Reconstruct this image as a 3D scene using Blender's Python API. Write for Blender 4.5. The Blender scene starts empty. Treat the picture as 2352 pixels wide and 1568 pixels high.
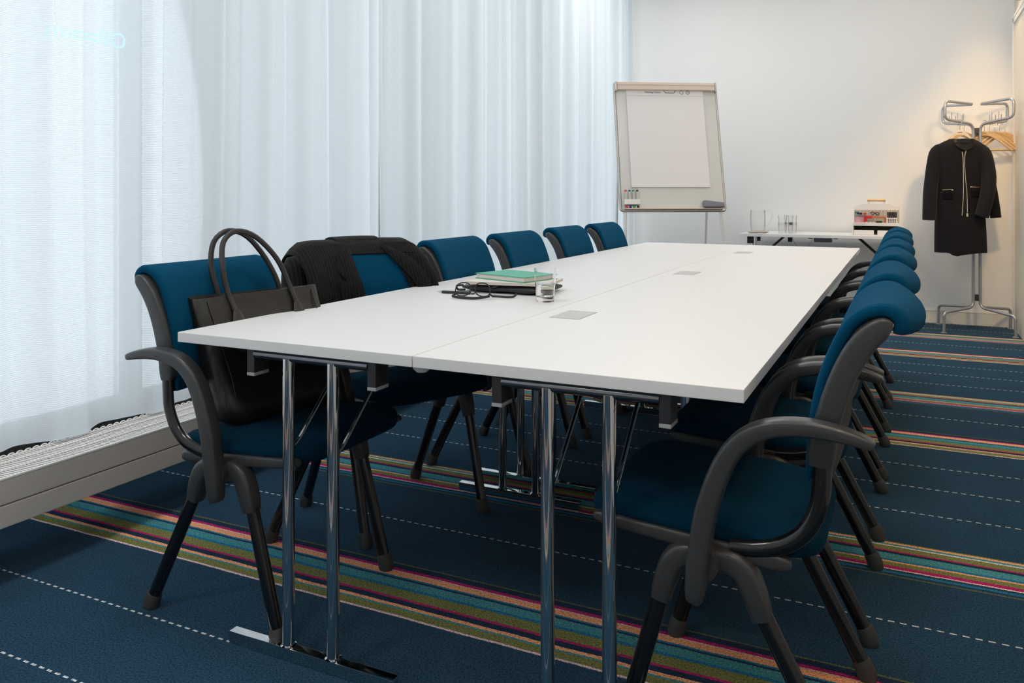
import bpy, bmesh, math, random
from mathutils import Vector, Matrix
PI = math.pi
C = bpy.context.scene.collection
sc = bpy.context.scene
random.seed(7)

# ---------------------------------------------------------------- camera
cam_d = bpy.data.cameras.new('camera')
cam = bpy.data.objects.new('camera', cam_d)
C.objects.link(cam)
cam.location = (0, 0, 1.095)
cam.rotation_euler = (PI / 2, 0, math.radians(25.7))
cam_d.sensor_width = 36.0
cam_d.lens = 1876 / 2352 * 36.0
cam_d.shift_y = -(784 - 443) / 2352
cam_d.clip_start = 0.05
cam_d.clip_end = 100
sc.camera = cam

# ---------------------------------------------------------------- view, sky
sc.view_settings.view_transform = 'Standard'
sc.view_settings.look = 'None'
sc.view_settings.exposure = 0.0
sc.view_settings.gamma = 1.0
sc.view_settings.use_curve_mapping = False
sc.cycles.max_bounces = 10
sc.cycles.diffuse_bounces = 5
sc.cycles.glossy_bounces = 5
sc.cycles.transmission_bounces = 8
sc.cycles.transparent_max_bounces = 12
sc.cycles.sample_clamp_indirect = 6.0

world = bpy.data.worlds.new('overcast_sky')
sc.world = world
world.use_nodes = True
wb = world.node_tree.nodes['Background']
wb.inputs['Color'].default_value = (0.90, 0.95, 1.0, 1)
wb.inputs['Strength'].default_value = 2.5


def area(name, loc, size, power, color, rot=(0, 0, 0), spread=180):
    l = bpy.data.lights.new(name, 'AREA')
    l.shape = 'RECTANGLE'
    l.size, l.size_y = size
    l.energy = power
    l.color = color
    l.spread = math.radians(spread)
    o = bpy.data.objects.new(name, l)
    o.location = loc
    o.rotation_euler = rot
    C.objects.link(o)
    return o


CEIL = [(x, y) for y in (-0.6, 1.7, 4.0, 6.3) for x in (-1.75, -0.1)]  # added fill panels out of view, to brighten the table and walls
for (x, y) in CEIL:
    area('ceiling_fill_light', (x, y, 3.25), (0.56, 0.56), {-0.6: 13.0, 1.7: 7.5, 4.0: 4.5, 6.3: 12.0}[y] * (1.35 if x < -1 else 0.80), (1.0, 0.97, 0.94))


wl = bpy.data.lights.new('added_wall_beam', 'SPOT')  # added warm light, out of view, for the lower far wall
wl.energy = 80.0
wl.color = (1.0, .64, .30)
wl.shadow_soft_size = .10
wl.spot_size = math.radians(62)
wl.spot_blend = 1.0
wo = bpy.data.objects.new('added_wall_beam', wl)
wo.location = (.60, 5.66, 2.26)
SPOT_DIR = Vector((.50, 7.75, .85)) - Vector((.60, 5.66, 2.26))
wo.rotation_euler = SPOT_DIR.to_track_quat('-Z', 'Y').to_euler()
C.objects.link(wo)
for i, (x, y) in enumerate(((.56, 7.33), (.45, 5.55), (.45, 3.85), (.45, 2.15), (.45, .45))):
    sp = bpy.data.lights.new('downlight_beam', 'SPOT')
    sp.energy = (90.0, 60.0, 38.0, 38.0, 38.0)[i]
    sp.color = (1.0, .62, .27) if i < 2 else (1.0, .70, .42)
    sp.spot_size = math.radians((54, 112, 80, 80, 80)[i])
    sp.spot_blend = .9
    sp.shadow_soft_size = .16 if i == 1 else .05
    so = bpy.data.objects.new('downlight_beam', sp)
    so.location = (x, y, 3.28)
    C.objects.link(so)


# ---------------------------------------------------------------- materials
def nodes(name):
    m = bpy.data.materials.new(name)
    m.use_nodes = True
    n = m.node_tree.nodes
    return m, n, m.node_tree.links, n['Principled BSDF']


def mat(name, col, rough=0.5, metal=0.0, bump=None, coat=0.0, emit=None, spec=None, sheen=0.0, trans=0.0, vary=None, alpha=None):
    m, n, l, b = nodes(name)
    b.inputs['Base Color'].default_value = (*col, 1)
    b.inputs['Roughness'].default_value = rough
    b.inputs['Metallic'].default_value = metal
    b.inputs['Coat Weight'].default_value = coat
    b.inputs['Sheen Weight'].default_value = sheen
    b.inputs['Transmission Weight'].default_value = trans
    if spec is not None:
        b.inputs['Specular IOR Level'].default_value = spec
    if emit:
        b.inputs['Emission Color'].default_value = (*emit[0], 1)
        b.inputs['Emission Strength'].default_value = emit[1]
    tc = n.new('ShaderNodeTexCoord')
    if bump:
        sc_, st, dist = bump
        t = n.new('ShaderNodeTexNoise')
        t.inputs['Scale'].default_value = sc_
        t.inputs['Detail'].default_value = 3
        l.new(tc.outputs['Object'], t.inputs['Vector'])
        bp = n.new('ShaderNodeBump')
        bp.inputs['Strength'].default_value = st
        bp.inputs['Distance'].default_value = dist
        l.new(t.outputs['Fac'], bp.inputs['Height'])
        l.new(bp.outputs['Normal'], b.inputs['Normal'])
    if vary:
        sc_, col2 = vary
        t2 = n.new('ShaderNodeTexNoise')
        t2.inputs['Scale'].default_value = sc_
        l.new(tc.outputs['Object'], t2.inputs['Vector'])
        mx = n.new('ShaderNodeMix')
        mx.data_type = 'RGBA'
        mx.inputs[6].default_value = (*col, 1)
        mx.inputs[7].default_value = (*col2, 1)
        l.new(t2.outputs['Fac'], mx.inputs[0])
        l.new(mx.outputs[2], b.inputs['Base Color'])
    return m


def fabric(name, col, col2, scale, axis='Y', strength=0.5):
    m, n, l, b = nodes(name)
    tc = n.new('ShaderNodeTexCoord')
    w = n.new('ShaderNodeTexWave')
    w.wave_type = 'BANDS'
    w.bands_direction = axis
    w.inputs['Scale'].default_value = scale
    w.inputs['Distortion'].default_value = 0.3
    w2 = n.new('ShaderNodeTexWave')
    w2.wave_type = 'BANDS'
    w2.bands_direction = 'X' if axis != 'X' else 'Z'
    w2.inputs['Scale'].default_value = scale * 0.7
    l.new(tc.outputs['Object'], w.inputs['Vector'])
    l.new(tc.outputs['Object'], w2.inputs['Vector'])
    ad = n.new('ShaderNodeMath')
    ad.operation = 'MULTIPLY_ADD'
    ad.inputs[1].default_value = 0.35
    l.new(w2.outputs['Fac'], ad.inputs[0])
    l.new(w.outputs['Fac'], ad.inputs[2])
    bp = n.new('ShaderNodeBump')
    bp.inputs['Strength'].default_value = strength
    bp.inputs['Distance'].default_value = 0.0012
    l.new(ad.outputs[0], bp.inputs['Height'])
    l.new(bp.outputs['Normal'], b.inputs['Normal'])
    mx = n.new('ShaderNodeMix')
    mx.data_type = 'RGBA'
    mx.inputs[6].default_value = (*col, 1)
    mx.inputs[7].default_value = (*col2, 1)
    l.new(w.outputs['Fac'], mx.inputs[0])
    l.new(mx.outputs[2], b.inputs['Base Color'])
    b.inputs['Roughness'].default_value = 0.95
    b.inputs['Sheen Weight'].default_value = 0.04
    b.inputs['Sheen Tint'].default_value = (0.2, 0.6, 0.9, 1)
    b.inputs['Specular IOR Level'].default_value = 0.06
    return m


def glass(name, col=(1, 1, 1), rough=0.0, ior=1.45):
    m, n, l, b = nodes(name)
    b.inputs['Base Color'].default_value = (*col, 1)
    b.inputs['Roughness'].default_value = rough
    b.inputs['Transmission Weight'].default_value = 1.0
    b.inputs['IOR'].default_value = ior
    return m


M = {}
M['wall'] = mat('white_wall_paint', (0.83, 0.83, 0.82), 0.7, bump=(180, 0.08, 0.001))
M['side_wall'] = mat('beige_wall_paint', (0.66, 0.60, 0.52), 0.6, bump=(180, 0.08, 0.001))
M['ceiling'] = mat('ceiling_paint', (0.8, 0.8, 0.79), 0.8, bump=(90, 0.1, 0.001))
M['trim'] = mat('white_trim_paint', (0.78, 0.77, 0.74), 0.45, bump=(60, 0.03, 0.001))
M['door'] = mat('cream_door_paint', (0.74, 0.69, 0.58), 0.35, bump=(60, 0.03, 0.001))
M['frame_dark'] = mat('dark_window_frame', (0.035, 0.045, 0.042), 0.5, bump=(60, 0.05, 0.001))
M['frame_white'] = mat('white_window_frame', (0.6, 0.62, 0.64), 0.4, bump=(60, 0.05, 0.001))
M['laminate'] = mat('white_laminate', (0.80, 0.80, 0.80), 0.38, spec=0.3, vary=(3, (0.795, 0.795, 0.795)))
M['chrome'] = mat('polished_chrome', (0.72, 0.72, 0.73), 0.07, metal=1.0, vary=(6, (0.64, 0.63, 0.62)))
M['chrome_dark_reflect'] = mat('chrome_painted_dark_reflection', (0.22, 0.22, 0.24), 0.12, metal=1.0, vary=(6, (0.18, 0.18, 0.19)))  # chrome darkened: reflection of the dark floor put into the rail colour
M['black_plastic'] = mat('black_plastic', (0.018, 0.018, 0.02), 0.45, bump=(300, 0.1, 0.0004))
M['grey_cap'] = mat('light_grey_plastic', (0.36, 0.37, 0.37), 0.5, bump=(200, 0.05, 0.0004))
M['lid'] = mat('grey_cable_lid', (0.52, 0.52, 0.51), 0.4, bump=(200, 0.05, 0.0004))
M['arm'] = mat('charcoal_moulded_plastic', (0.040, 0.041, 0.043), 0.38, coat=0.12, bump=(900, 0.25, 0.0003))
M['leg'] = mat('gloss_black_enamel', (0.005, 0.005, 0.0055), 0.22, coat=0.4, bump=(60, 0.02, 0.0003))
M['foot'] = mat('grey_rubber', (0.045, 0.045, 0.045), 0.6, bump=(300, 0.15, 0.0005))
M['seat'] = fabric('teal_weave_shaded', (0.0010, 0.028, 0.055), (0.0008, 0.021, 0.043), 45, 'Y', 0.5)  # darker than the back: shade under the table put into the colour
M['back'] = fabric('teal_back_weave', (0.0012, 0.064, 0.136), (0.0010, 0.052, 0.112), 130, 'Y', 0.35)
M['shell'] = mat('dark_shell_plastic', (0.020, 0.018, 0.016), 0.6, bump=(300, 0.1, 0.0004))
M['leather'] = None
M['radiator'] = mat('radiator_enamel_shaded', (0.62, 0.59, 0.55), 0.4, bump=(80, 0.03, 0.0005))  # front and casing: brown-grey shade put into the enamel colour
M['radiator_daylit'] = mat('radiator_enamel_daylit', (0.90, 0.89, 0.88), 0.4, bump=(80, 0.03, 0.0005))  # same radiator, lighter: daylight on the grille put into the colour
M['steel'] = mat('grey_lacquered_steel', (0.42, 0.43, 0.46), 0.28, metal=0.6, bump=(60, 0.02, 0.0003))
M['wood_light'] = mat('light_birch', (0.72, 0.52, 0.29), 0.45, vary=(14, (0.62, 0.42, 0.21)))
M['wood_pale'] = mat('pale_birch', (0.74, 0.66, 0.56), 0.45, vary=(14, (0.68, 0.58, 0.46)))
M['coat'] = mat('black_wool', (0.006, 0.0065, 0.010), 0.9, sheen=0.06, bump=(900, 0.5, 0.0008), spec=0.2)
M['lining'] = mat('dark_satin_lining', (0.012, 0.012, 0.014), 0.35, bump=(40, 0.1, 0.001))
M['zip'] = mat('pale_gold_zip', (0.85, 0.76, 0.55), 0.3, metal=0.9, bump=(900, 0.4, 0.0004))
M['alu'] = mat('anodised_aluminium', (0.52, 0.50, 0.48), 0.35, metal=0.7, bump=(300, 0.05, 0.0003))
M['beige'] = mat('beige_clamp_plastic', (0.66, 0.56, 0.47), 0.45, bump=(300, 0.05, 0.0003))
M['board'] = mat('whiteboard_enamel', (0.68, 0.675, 0.64), 0.25, bump=(30, 0.01, 0.0005))
M['paper'] = mat('flipchart_paper', (0.81, 0.775, 0.77), 0.8, bump=(200, 0.05, 0.0005))
M['ink'] = mat('black_ink', (0.03, 0.03, 0.03), 0.7, vary=(50, (0.06, 0.06, 0.06)))
M['white_leg'] = mat('white_lacquer', (0.74, 0.73, 0.71), 0.35, bump=(60, 0.02, 0.0003))
M['white'] = mat('white_plastic', (0.8, 0.79, 0.77), 0.4, bump=(60, 0.02, 0.0003))
M['grey_eraser'] = mat('grey_eraser_plastic', (0.22, 0.22, 0.25), 0.5, bump=(200, 0.1, 0.0004))
M['taupe'] = mat('taupe_back_panel', (0.42, 0.39, 0.35), 0.6, bump=(100, 0.05, 0.0004))
M['dark_slot'] = mat('olive_brown_felt', (0.09, 0.085, 0.065), 0.9, bump=(400, 0.4, 0.001))
M['green_cover'] = mat('green_book_cover', (0.055, 0.40, 0.26), 0.45, bump=(400, 0.06, 0.0004))
M['page'] = mat('page_block', (0.72, 0.69, 0.62), 0.8, bump=(900, 0.3, 0.0006))
M['cream_page'] = mat('cream_notepad_paper', (0.70, 0.64, 0.54), 0.8, bump=(900, 0.3, 0.0006))
M['tumbler'] = glass('clear_glass')
M['water'] = glass('water', ior=1.33)
M['lens'] = glass('spectacle_lens', ior=1.02)
for nm, c in dict(red=(0.55, 0.02, 0.03), blue=(0.01, 0.03, 0.22), green=(0.01, 0.28, 0.06), black=(0.012, 0.012, 0.014),
                  pink=(0.85, 0.18, 0.32), lime=(0.42, 0.75, 0.12), rose=(0.78, 0.45, 0.48), clearish=(0.55, 0.55, 0.53),
                  copper=(0.5, 0.16, 0.06)).items():
    M[nm] = mat(nm + '_plastic', c, 0.4, bump=(200, 0.05, 0.0003))


def leather_mat():
    m, n, l, b = nodes('black_croc_leather')
    tc = n.new('ShaderNodeTexCoord')
    v = n.new('ShaderNodeTexVoronoi')
    v.feature = 'DISTANCE_TO_EDGE'
    v.inputs['Scale'].default_value = 120
    l.new(tc.outputs['Object'], v.inputs['Vector'])
    rmp = n.new('ShaderNodeMath')
    rmp.operation = 'MINIMUM'
    rmp.inputs[1].default_value = 0.12
    l.new(v.outputs['Distance'], rmp.inputs[0])
    t = n.new('ShaderNodeTexNoise')
    t.inputs['Scale'].default_value = 9
    l.new(tc.outputs['Object'], t.inputs['Vector'])
    bp = n.new('ShaderNodeBump')
    bp.inputs['Strength'].default_value = 0.35
    bp.inputs['Distance'].default_value = 0.003
    l.new(rmp.outputs[0], bp.inputs['Height'])
    bp2 = n.new('ShaderNodeBump')
    bp2.inputs['Strength'].default_value = 0.6
    bp2.inputs['Distance'].default_value = 0.02
    l.new(t.outputs['Fac'], bp2.inputs['Height'])
    l.new(bp.outputs['Normal'], bp2.inputs['Normal'])
    l.new(bp2.outputs['Normal'], b.inputs['Normal'])
    b.inputs['Base Color'].default_value = (0.013, 0.0115, 0.011, 1)
    b.inputs['Roughness'].default_value = 0.38
    return m


M['leather'] = leather_mat()
M['handle_leather'] = mat('black_handle_leather', (0.020, 0.017, 0.016), 0.4, bump=(160, 0.5, 0.001))


def pinstripe():
    m, n, l, b = nodes('charcoal_pinstripe_wool')
    uv = n.new('ShaderNodeTexCoord')
    w = n.new('ShaderNodeTexWave')
    w.bands_direction = 'Y'
    w.inputs['Scale'].default_value = 26
    w.inputs['Distortion'].default_value = 0.4
    l.new(uv.outputs['Object'], w.inputs['Vector'])
    cr = n.new('ShaderNodeValToRGB')
    cr.color_ramp.elements[0].position = 0.80
    cr.color_ramp.elements[0].color = (0.0055, 0.0055, 0.006, 1)
    cr.color_ramp.elements[1].position = 0.97
    cr.color_ramp.elements[1].color = (0.017, 0.016, 0.015, 1)
    l.new(w.outputs['Fac'], cr.inputs['Fac'])
    l.new(cr.outputs['Color'], b.inputs['Base Color'])
    b.inputs['Roughness'].default_value = 0.9
    b.inputs['Sheen Weight'].default_value = 0.05
    b.inputs['Specular IOR Level'].default_value = 0.15
    t = n.new('ShaderNodeTexNoise')
    t.inputs['Scale'].default_value = 12
    l.new(uv.outputs['Object'], t.inputs['Vector'])
    bp = n.new('ShaderNodeBump')
    bp.inputs['Strength'].default_value = 0.4
    bp.inputs['Distance'].default_value = 0.02
    l.new(t.outputs['Fac'], bp.inputs['Height'])
    l.new(bp.outputs['Normal'], b.inputs['Normal'])
    return m


M['suit'] = pinstripe()


def carpet():
    m, n, l, b = nodes('striped_loop_carpet')
    NAVY = (0.018, 0.060, 0.106)
    DK = (0.014, 0.036, 0.082)
    OL = (0.22, 0.23, 0.075)
    OL2 = (0.14, 0.16, 0.065)
    MG = (0.50, 0.02, 0.15)
    OR = (0.98, 0.44, 0.22)
    BL = (0.015, 0.19, 0.36)
    TE = (0.07, 0.30, 0.34)
    PK = (0.88, 0.62, 0.66)
    GW = (0.75, 0.78, 0.80)
    # band A, near edge first: (offset from near edge in metres, colour)
    P = 2.16
    A0 = 1.772
    bandA = [(0.000, PK), (0.007, OL), (0.036, TE), (0.043, OR), (0.056, DK), (0.078, MG), (0.088, OL), (0.128, BL), (0.141, TE),
             (0.175, DK), (0.182, BL), (0.190, OR), (0.216, PK), (0.219, MG), (0.232, DK), (0.256, OL2), (0.263, NAVY)]
    B0 = 2.575
    bandB = [(0.000, OL2), (0.006, NAVY), (0.020, BL), (0.032, NAVY), (0.045, PK), (0.052, MG), (0.072, OL), (0.098, OR), (0.107, BL),
             (0.120, TE), (0.160, DK), (0.176, MG), (0.184, OL), (0.216, GW), (0.224, TE), (0.236, OR), (0.247, OL), (0.253, NAVY)]
    geo = n.new('ShaderNodeNewGeometry')
    sep = n.new('ShaderNodeSeparateXYZ')
    l.new(geo.outputs['Position'], sep.inputs[0])

    def math_(op, a, bb=None, c=None):
        q = n.new('ShaderNodeMath')
        q.operation = op
        for i, v in enumerate((a, bb, c)):
            if v is None:
                continue
            if isinstance(v, (int, float)):
                q.inputs[i].default_value = v
            else:
                l.new(v, q.inputs[i])
        return q.outputs[0]
    # pile wobble so stripe edges are ragged
    nz = n.new('ShaderNodeTexNoise')
    nz.inputs['Scale'].default_value = 260
    nz.inputs['Detail'].default_value = 1
    l.new(geo.outputs['Position'], nz.inputs['Vector'])
    nz2 = n.new('ShaderNodeTexNoise')
    nz2.inputs['Scale'].default_value = 7
    l.new(geo.outputs['Position'], nz2.inputs['Vector'])
    y = math_('ADD', sep.outputs['Y'], math_('MULTIPLY', math_('SUBTRACT', nz.outputs['Fac'], 0.5), 0.006))
    y = math_('ADD', y, math_('MULTIPLY', math_('SUBTRACT', nz2.outputs['Fac'], 0.5), 0.008))

    def band(y0, items):
        u = math_('MODULO', math_('ADD', math_('SUBTRACT', y, y0), 10 * P), P)
        W = 0.28
        f = math_('DIVIDE', u, W)
        inside = math_('LESS_THAN', u, W)
        cr = n.new('ShaderNodeValToRGB')
        cr.color_ramp.interpolation = 'CONSTANT'
        el = cr.color_ramp.elements
        el[0].position = 0
        el[0].color = (*items[0][1], 1)
        el[1].position = items[1][0] / W
        el[1].color = (*items[1][1], 1)
        for o, c in items[2:]:
            e = el.new(o / W)
            e.color = (*c, 1)
        l.new(f, cr.inputs['Fac'])
        return inside, cr.outputs['Color']
    ia, ca = band(A0, bandA)
    ib, cb = band(B0, bandB)

    def mixc(f, a, c):
        mx = n.new('ShaderNodeMix')
        mx.data_type = 'RGBA'
        if isinstance(f, (int, float)):
            mx.inputs[0].default_value = f
        else:
            l.new(f, mx.inputs[0])
        for idx, v in ((6, a), (7, c)):
            if isinstance(v, tuple):
                mx.inputs[idx].default_value = (*v, 1)
            else:
                l.new(v, mx.inputs[idx])
        return mx.outputs[2]
    base = mixc(nz2.outputs['Fac'], (NAVY[0] * .9, NAVY[1] * .9, NAVY[2] * .9), (NAVY[0] * 1.1, NAVY[1] * 1.1, NAVY[2] * 1.1))
    col = mixc(ia, base, ca)
    col = mixc(ib, col, cb)
    # dashed stitch lines
    dash = None
    xm = math_('MODULO', math_('ADD', sep.outputs['X'], 30.0), 0.028)
    xd = math_('LESS_THAN', xm, 0.0155)
    for y0 in (-2.1, -1.15, 0.2, 0.95, 1.228, 1.498, 2.303, 3.115, 3.392, 3.66, 4.478, 5.272, 5.566, 5.842, 6.657, 7.432, 7.70):
        d = math_('LESS_THAN', math_('ABSOLUTE', math_('SUBTRACT', sep.outputs['Y'], y0)), 0.0030)
        dash = d if dash is None else math_('MAXIMUM', dash, d)
    col = mixc(math_('MULTIPLY', dash, xd), col, (0.66, 0.70, 0.72))
    nz3 = n.new('ShaderNodeTexNoise')
    nz3.inputs['Scale'].default_value = 210
    nz3.inputs['Detail'].default_value = 4
    l.new(geo.outputs['Position'], nz3.inputs['Vector'])
    nz4 = n.new('ShaderNodeTexNoise')
    nz4.inputs['Scale'].default_value = 3
    nz4.inputs['Detail'].default_value = 6
    l.new(geo.outputs['Position'], nz4.inputs['Vector'])
    mr = n.new('ShaderNodeMapRange')
    mr.inputs[1].default_value = 0.3
    mr.inputs[2].default_value = 0.7
    mr.inputs[3].default_value = 0.35
    mr.inputs[4].default_value = 1.65
    l.new(nz3.outputs['Fac'], mr.inputs[0])
    vm = n.new('ShaderNodeVectorMath')
    vm.operation = 'SCALE'
    l.new(col, vm.inputs[0])
    l.new(mr.outputs[0], vm.inputs['Scale'])
    l.new(vm.outputs[0], b.inputs['Base Color'])
    bp = n.new('ShaderNodeBump')
    bp.inputs['Strength'].default_value = 0.9
    bp.inputs['Distance'].default_value = 0.004
    l.new(nz3.outputs['Fac'], bp.inputs['Height'])
    bp2 = n.new('ShaderNodeBump')
    bp2.inputs['Strength'].default_value = 0.35
    bp2.inputs['Distance'].default_value = 0.03
    l.new(nz4.outputs['Fac'], bp2.inputs['Height'])
    l.new(bp.outputs['Normal'], bp2.inputs['Normal'])
    l.new(bp2.outputs['Normal'], b.inputs['Normal'])
    b.inputs['Roughness'].default_value = 1.0
    b.inputs['Sheen Weight'].default_value = 0.05
    b.inputs['Sheen Tint'].default_value = (1.0, 0.9, 0.8, 1)
    b.inputs['Specular IOR Level'].default_value = 0.05
    return m


M['carpet'] = carpet()


def curtain_mat(name, density):
    m, n, l, b = nodes(name)
    out = n['Material Output']
    n.remove(b)
    geo = n.new('ShaderNodeNewGeometry')
    sep = n.new('ShaderNodeSeparateXYZ')
    l.new(geo.outputs['Position'], sep.inputs[0])
    s = n.new('ShaderNodeMath')
    s.operation = 'MULTIPLY'
    s.inputs[1].default_value = 2 * PI / 0.0062
    l.new(sep.outputs['Z'], s.inputs[0])
    sn = n.new('ShaderNodeMath')
    sn.operation = 'SINE'
    l.new(s.outputs[0], sn.inputs[0])
    mr = n.new('ShaderNodeMapRange')
    mr.inputs[1].default_value = -1
    mr.inputs[2].default_value = 1
    mr.inputs[3].default_value = density - 0.06
    mr.inputs[4].default_value = min(1.0, density + 0.05)
    l.new(sn.outputs[0], mr.inputs[0])
    # hem band is two cloths thick
    hb = n.new('ShaderNodeMath')
    hb.operation = 'LESS_THAN'
    hb.inputs[1].default_value = 0.40
    l.new(sep.outputs['Z'], hb.inputs[0])
    ad = n.new('ShaderNodeMath')
    ad.operation = 'MULTIPLY_ADD'
    ad.inputs[1].default_value = 0.04
    ad.use_clamp = True
    l.new(hb.outputs[0], ad.inputs[0])
    l.new(mr.outputs[0], ad.inputs[2])
    tl = n.new('ShaderNodeBsdfTranslucent')
    tl.inputs['Color'].default_value = (0.81, 0.865, 0.89, 1)
    df = n.new('ShaderNodeBsdfDiffuse')
    df.inputs['Color'].default_value = (0.80, 0.82, 0.83, 1)
    tp = n.new('ShaderNodeBsdfTransparent')
    tp.inputs['Color'].default_value = (0.97, 0.98, 1, 1)
    m1 = n.new('ShaderNodeMixShader')
    m1.inputs[0].default_value = 0.36
    l.new(tl.outputs[0], m1.inputs[1])
    l.new(df.outputs[0], m1.inputs[2])
    m2 = n.new('ShaderNodeMixShader')
    l.new(ad.outputs[0], m2.inputs[0])
    l.new(tp.outputs[0], m2.inputs[1])
    l.new(m1.outputs[0], m2.inputs[2])
    l.new(m2.outputs[0], out.inputs['Surface'])
    return m


M['sheer'] = curtain_mat('sheer_white_voile', 0.90)


def pane_mat():
    m, n, l, b = nodes('window_glass')
    out = n['Material Output']
    n.remove(b)
    tp = n.new('ShaderNodeBsdfTransparent')
    tp.inputs['Color'].default_value = (0.94, 0.96, 0.97, 1)
    gl = n.new('ShaderNodeBsdfGlossy')
    gl.inputs['Roughness'].default_value = 0.02
    fr = n.new('ShaderNodeFresnel')
    fr.inputs['IOR'].default_value = 1.45
    mx = n.new('ShaderNodeMixShader')
    l.new(fr.outputs[0], mx.inputs[0])
    l.new(tp.outputs[0], mx.inputs[1])
    l.new(gl.outputs[0], mx.inputs[2])
    l.new(mx.outputs[0], out.inputs['Surface'])
    return m


M['pane'] = pane_mat()


def thin_glass():
    m, n, l, b = nodes('thin_clear_glassware')
    out = n['Material Output']
    n.remove(b)
    tp = n.new('ShaderNodeBsdfTransparent')
    tp.inputs['Color'].default_value = (0.99, 0.99, 0.99, 1)
    gl = n.new('ShaderNodeBsdfGlossy')
    gl.inputs['Roughness'].default_value = 0.05
    df = n.new('ShaderNodeBsdfTranslucent')
    df.inputs['Color'].default_value = (0.9, 0.9, 0.9, 1)
    lw = n.new('ShaderNodeLayerWeight')
    lw.inputs['Blend'].default_value = 0.10
    mx = n.new('ShaderNodeMixShader')
    l.new(lw.outputs['Fresnel'], mx.inputs[0])
    l.new(tp.outputs[0], mx.inputs[1])
    l.new(gl.outputs[0], mx.inputs[2])
    m2 = n.new('ShaderNodeMixShader')
    m2.inputs[0].default_value = 0.03
    l.new(mx.outputs[0], m2.inputs[1])
    l.new(df.outputs[0], m2.inputs[2])
    l.new(m2.outputs[0], out.inputs['Surface'])
    return m


M['thin_glass'] = thin_glass()


# ---------------------------------------------------------------- mesh helpers
def sharp(bm, ang=38):
    lim = math.radians(ang)
    for f in bm.faces:
        f.smooth = True
    for e in bm.edges:
        if len(e.link_faces) == 2 and e.calc_face_angle(0) > lim:
            e.smooth = False


def obj(name, bm, m, parent=None, loc=None, ang=38, recalc=True):
    if recalc:
        bmesh.ops.recalc_face_normals(bm, faces=bm.faces)
    sharp(bm, ang)
    me = bpy.data.meshes.new(name)
    bm.to_mesh(me)
    bm.free()
    me.materials.append(m)
    o = bpy.data.objects.new(name, me)
    C.objects.link(o)
    if len(me.polygons) < 4000 and ang < 60:
        wn = o.modifiers.new('weighted_normal', 'WEIGHTED_NORMAL')
        wn.keep_sharp = True
    if parent:
        o.parent = parent
    if loc:
        o.location = loc
    return o


def tag(o, label, cat, group=None):
    o['label'] = label
    o['category'] = cat
    if group:
        o['group'] = group
    return o


def thing(name, label, cat, loc=(0, 0, 0), rz=0, group=None):
    o = bpy.data.objects.new(name, None)
    C.objects.link(o)
    o.empty_display_size = 0.1
    o.location = loc
    o.rotation_euler = (0, 0, rz)
    return tag(o, label, cat, group)


def struct(name, bm, m, parent=None):
    o = obj(name, bm, m, parent)
    if parent is None:
        o['kind'] = 'structure'
    return o


def dup(root, loc, rz, label, group=None):
    r = root.copy()
    C.objects.link(r)
    r.location = loc
    r.rotation_euler = (0, 0, rz)
    r['label'] = label
    if group:
        r['group'] = group
    for ch in list(root.children):
        c = ch.copy()
        C.objects.link(c)
        c.parent = r
        for g in ch.children:
            d = g.copy()
            C.objects.link(d)
            d.parent = c
    return r


def N():
    return bmesh.new()


def box(bm, c, s, bev=0.0, mx=None, seg=2):
    r = bmesh.ops.create_cube(bm, size=1.0)
    vs = r['verts']
    bmesh.ops.scale(bm, vec=s, verts=vs)
    if bev:
        es = list({e for v in vs for e in v.link_edges})
        rb = bmesh.ops.bevel(bm, geom=es, offset=bev, segments=seg, profile=0.5, affect='EDGES')
        vs = list({v for f in rb['faces'] for v in f.verts} | {v for v in vs if v.is_valid})
    mt = Matrix.Translation(c)
    if mx:
        mt = mx @ mt
    bmesh.ops.transform(bm, matrix=mt, verts=vs)
    return vs


def fil(pts, rad, seg=6):
    """round the corners of a polyline"""
    P = [Vector(p) for p in pts]
    out = [P[0]]
    for i in range(1, len(P) - 1):
        a, b, c = P[i - 1], P[i], P[i + 1]
        r = rad[i] if isinstance(rad, (list, tuple)) else rad
        d1, d2 = (a - b), (c - b)
        r = min(r, d1.length * .49, d2.length * .49)
        p1, p2 = b + d1.normalized() * r, b + d2.normalized() * r
        for k in range(seg + 1):
            t = k / seg
            out.append(p1.lerp(b, t).lerp(b.lerp(p2, t), t))
    out.append(P[-1])
    return out


def fil2(ol, r):
    """round the corners of a closed 2D outline"""
    out = []
    n = len(ol)
    for i in range(n):
        a, b, c = Vector(ol[i - 1]), Vector(ol[i]), Vector(ol[(i + 1) % n])
        d1, d2 = a - b, c - b
        q = min(r, d1.length * .4, d2.length * .4)
        p1, p2 = b + d1.normalized() * q, b + d2.normalized() * q
        for k in range(4):
            t = k / 3
            v = p1.lerp(b, t).lerp(b.lerp(p2, t), t)
            out.append((v.x, v.y))
    return out


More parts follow.
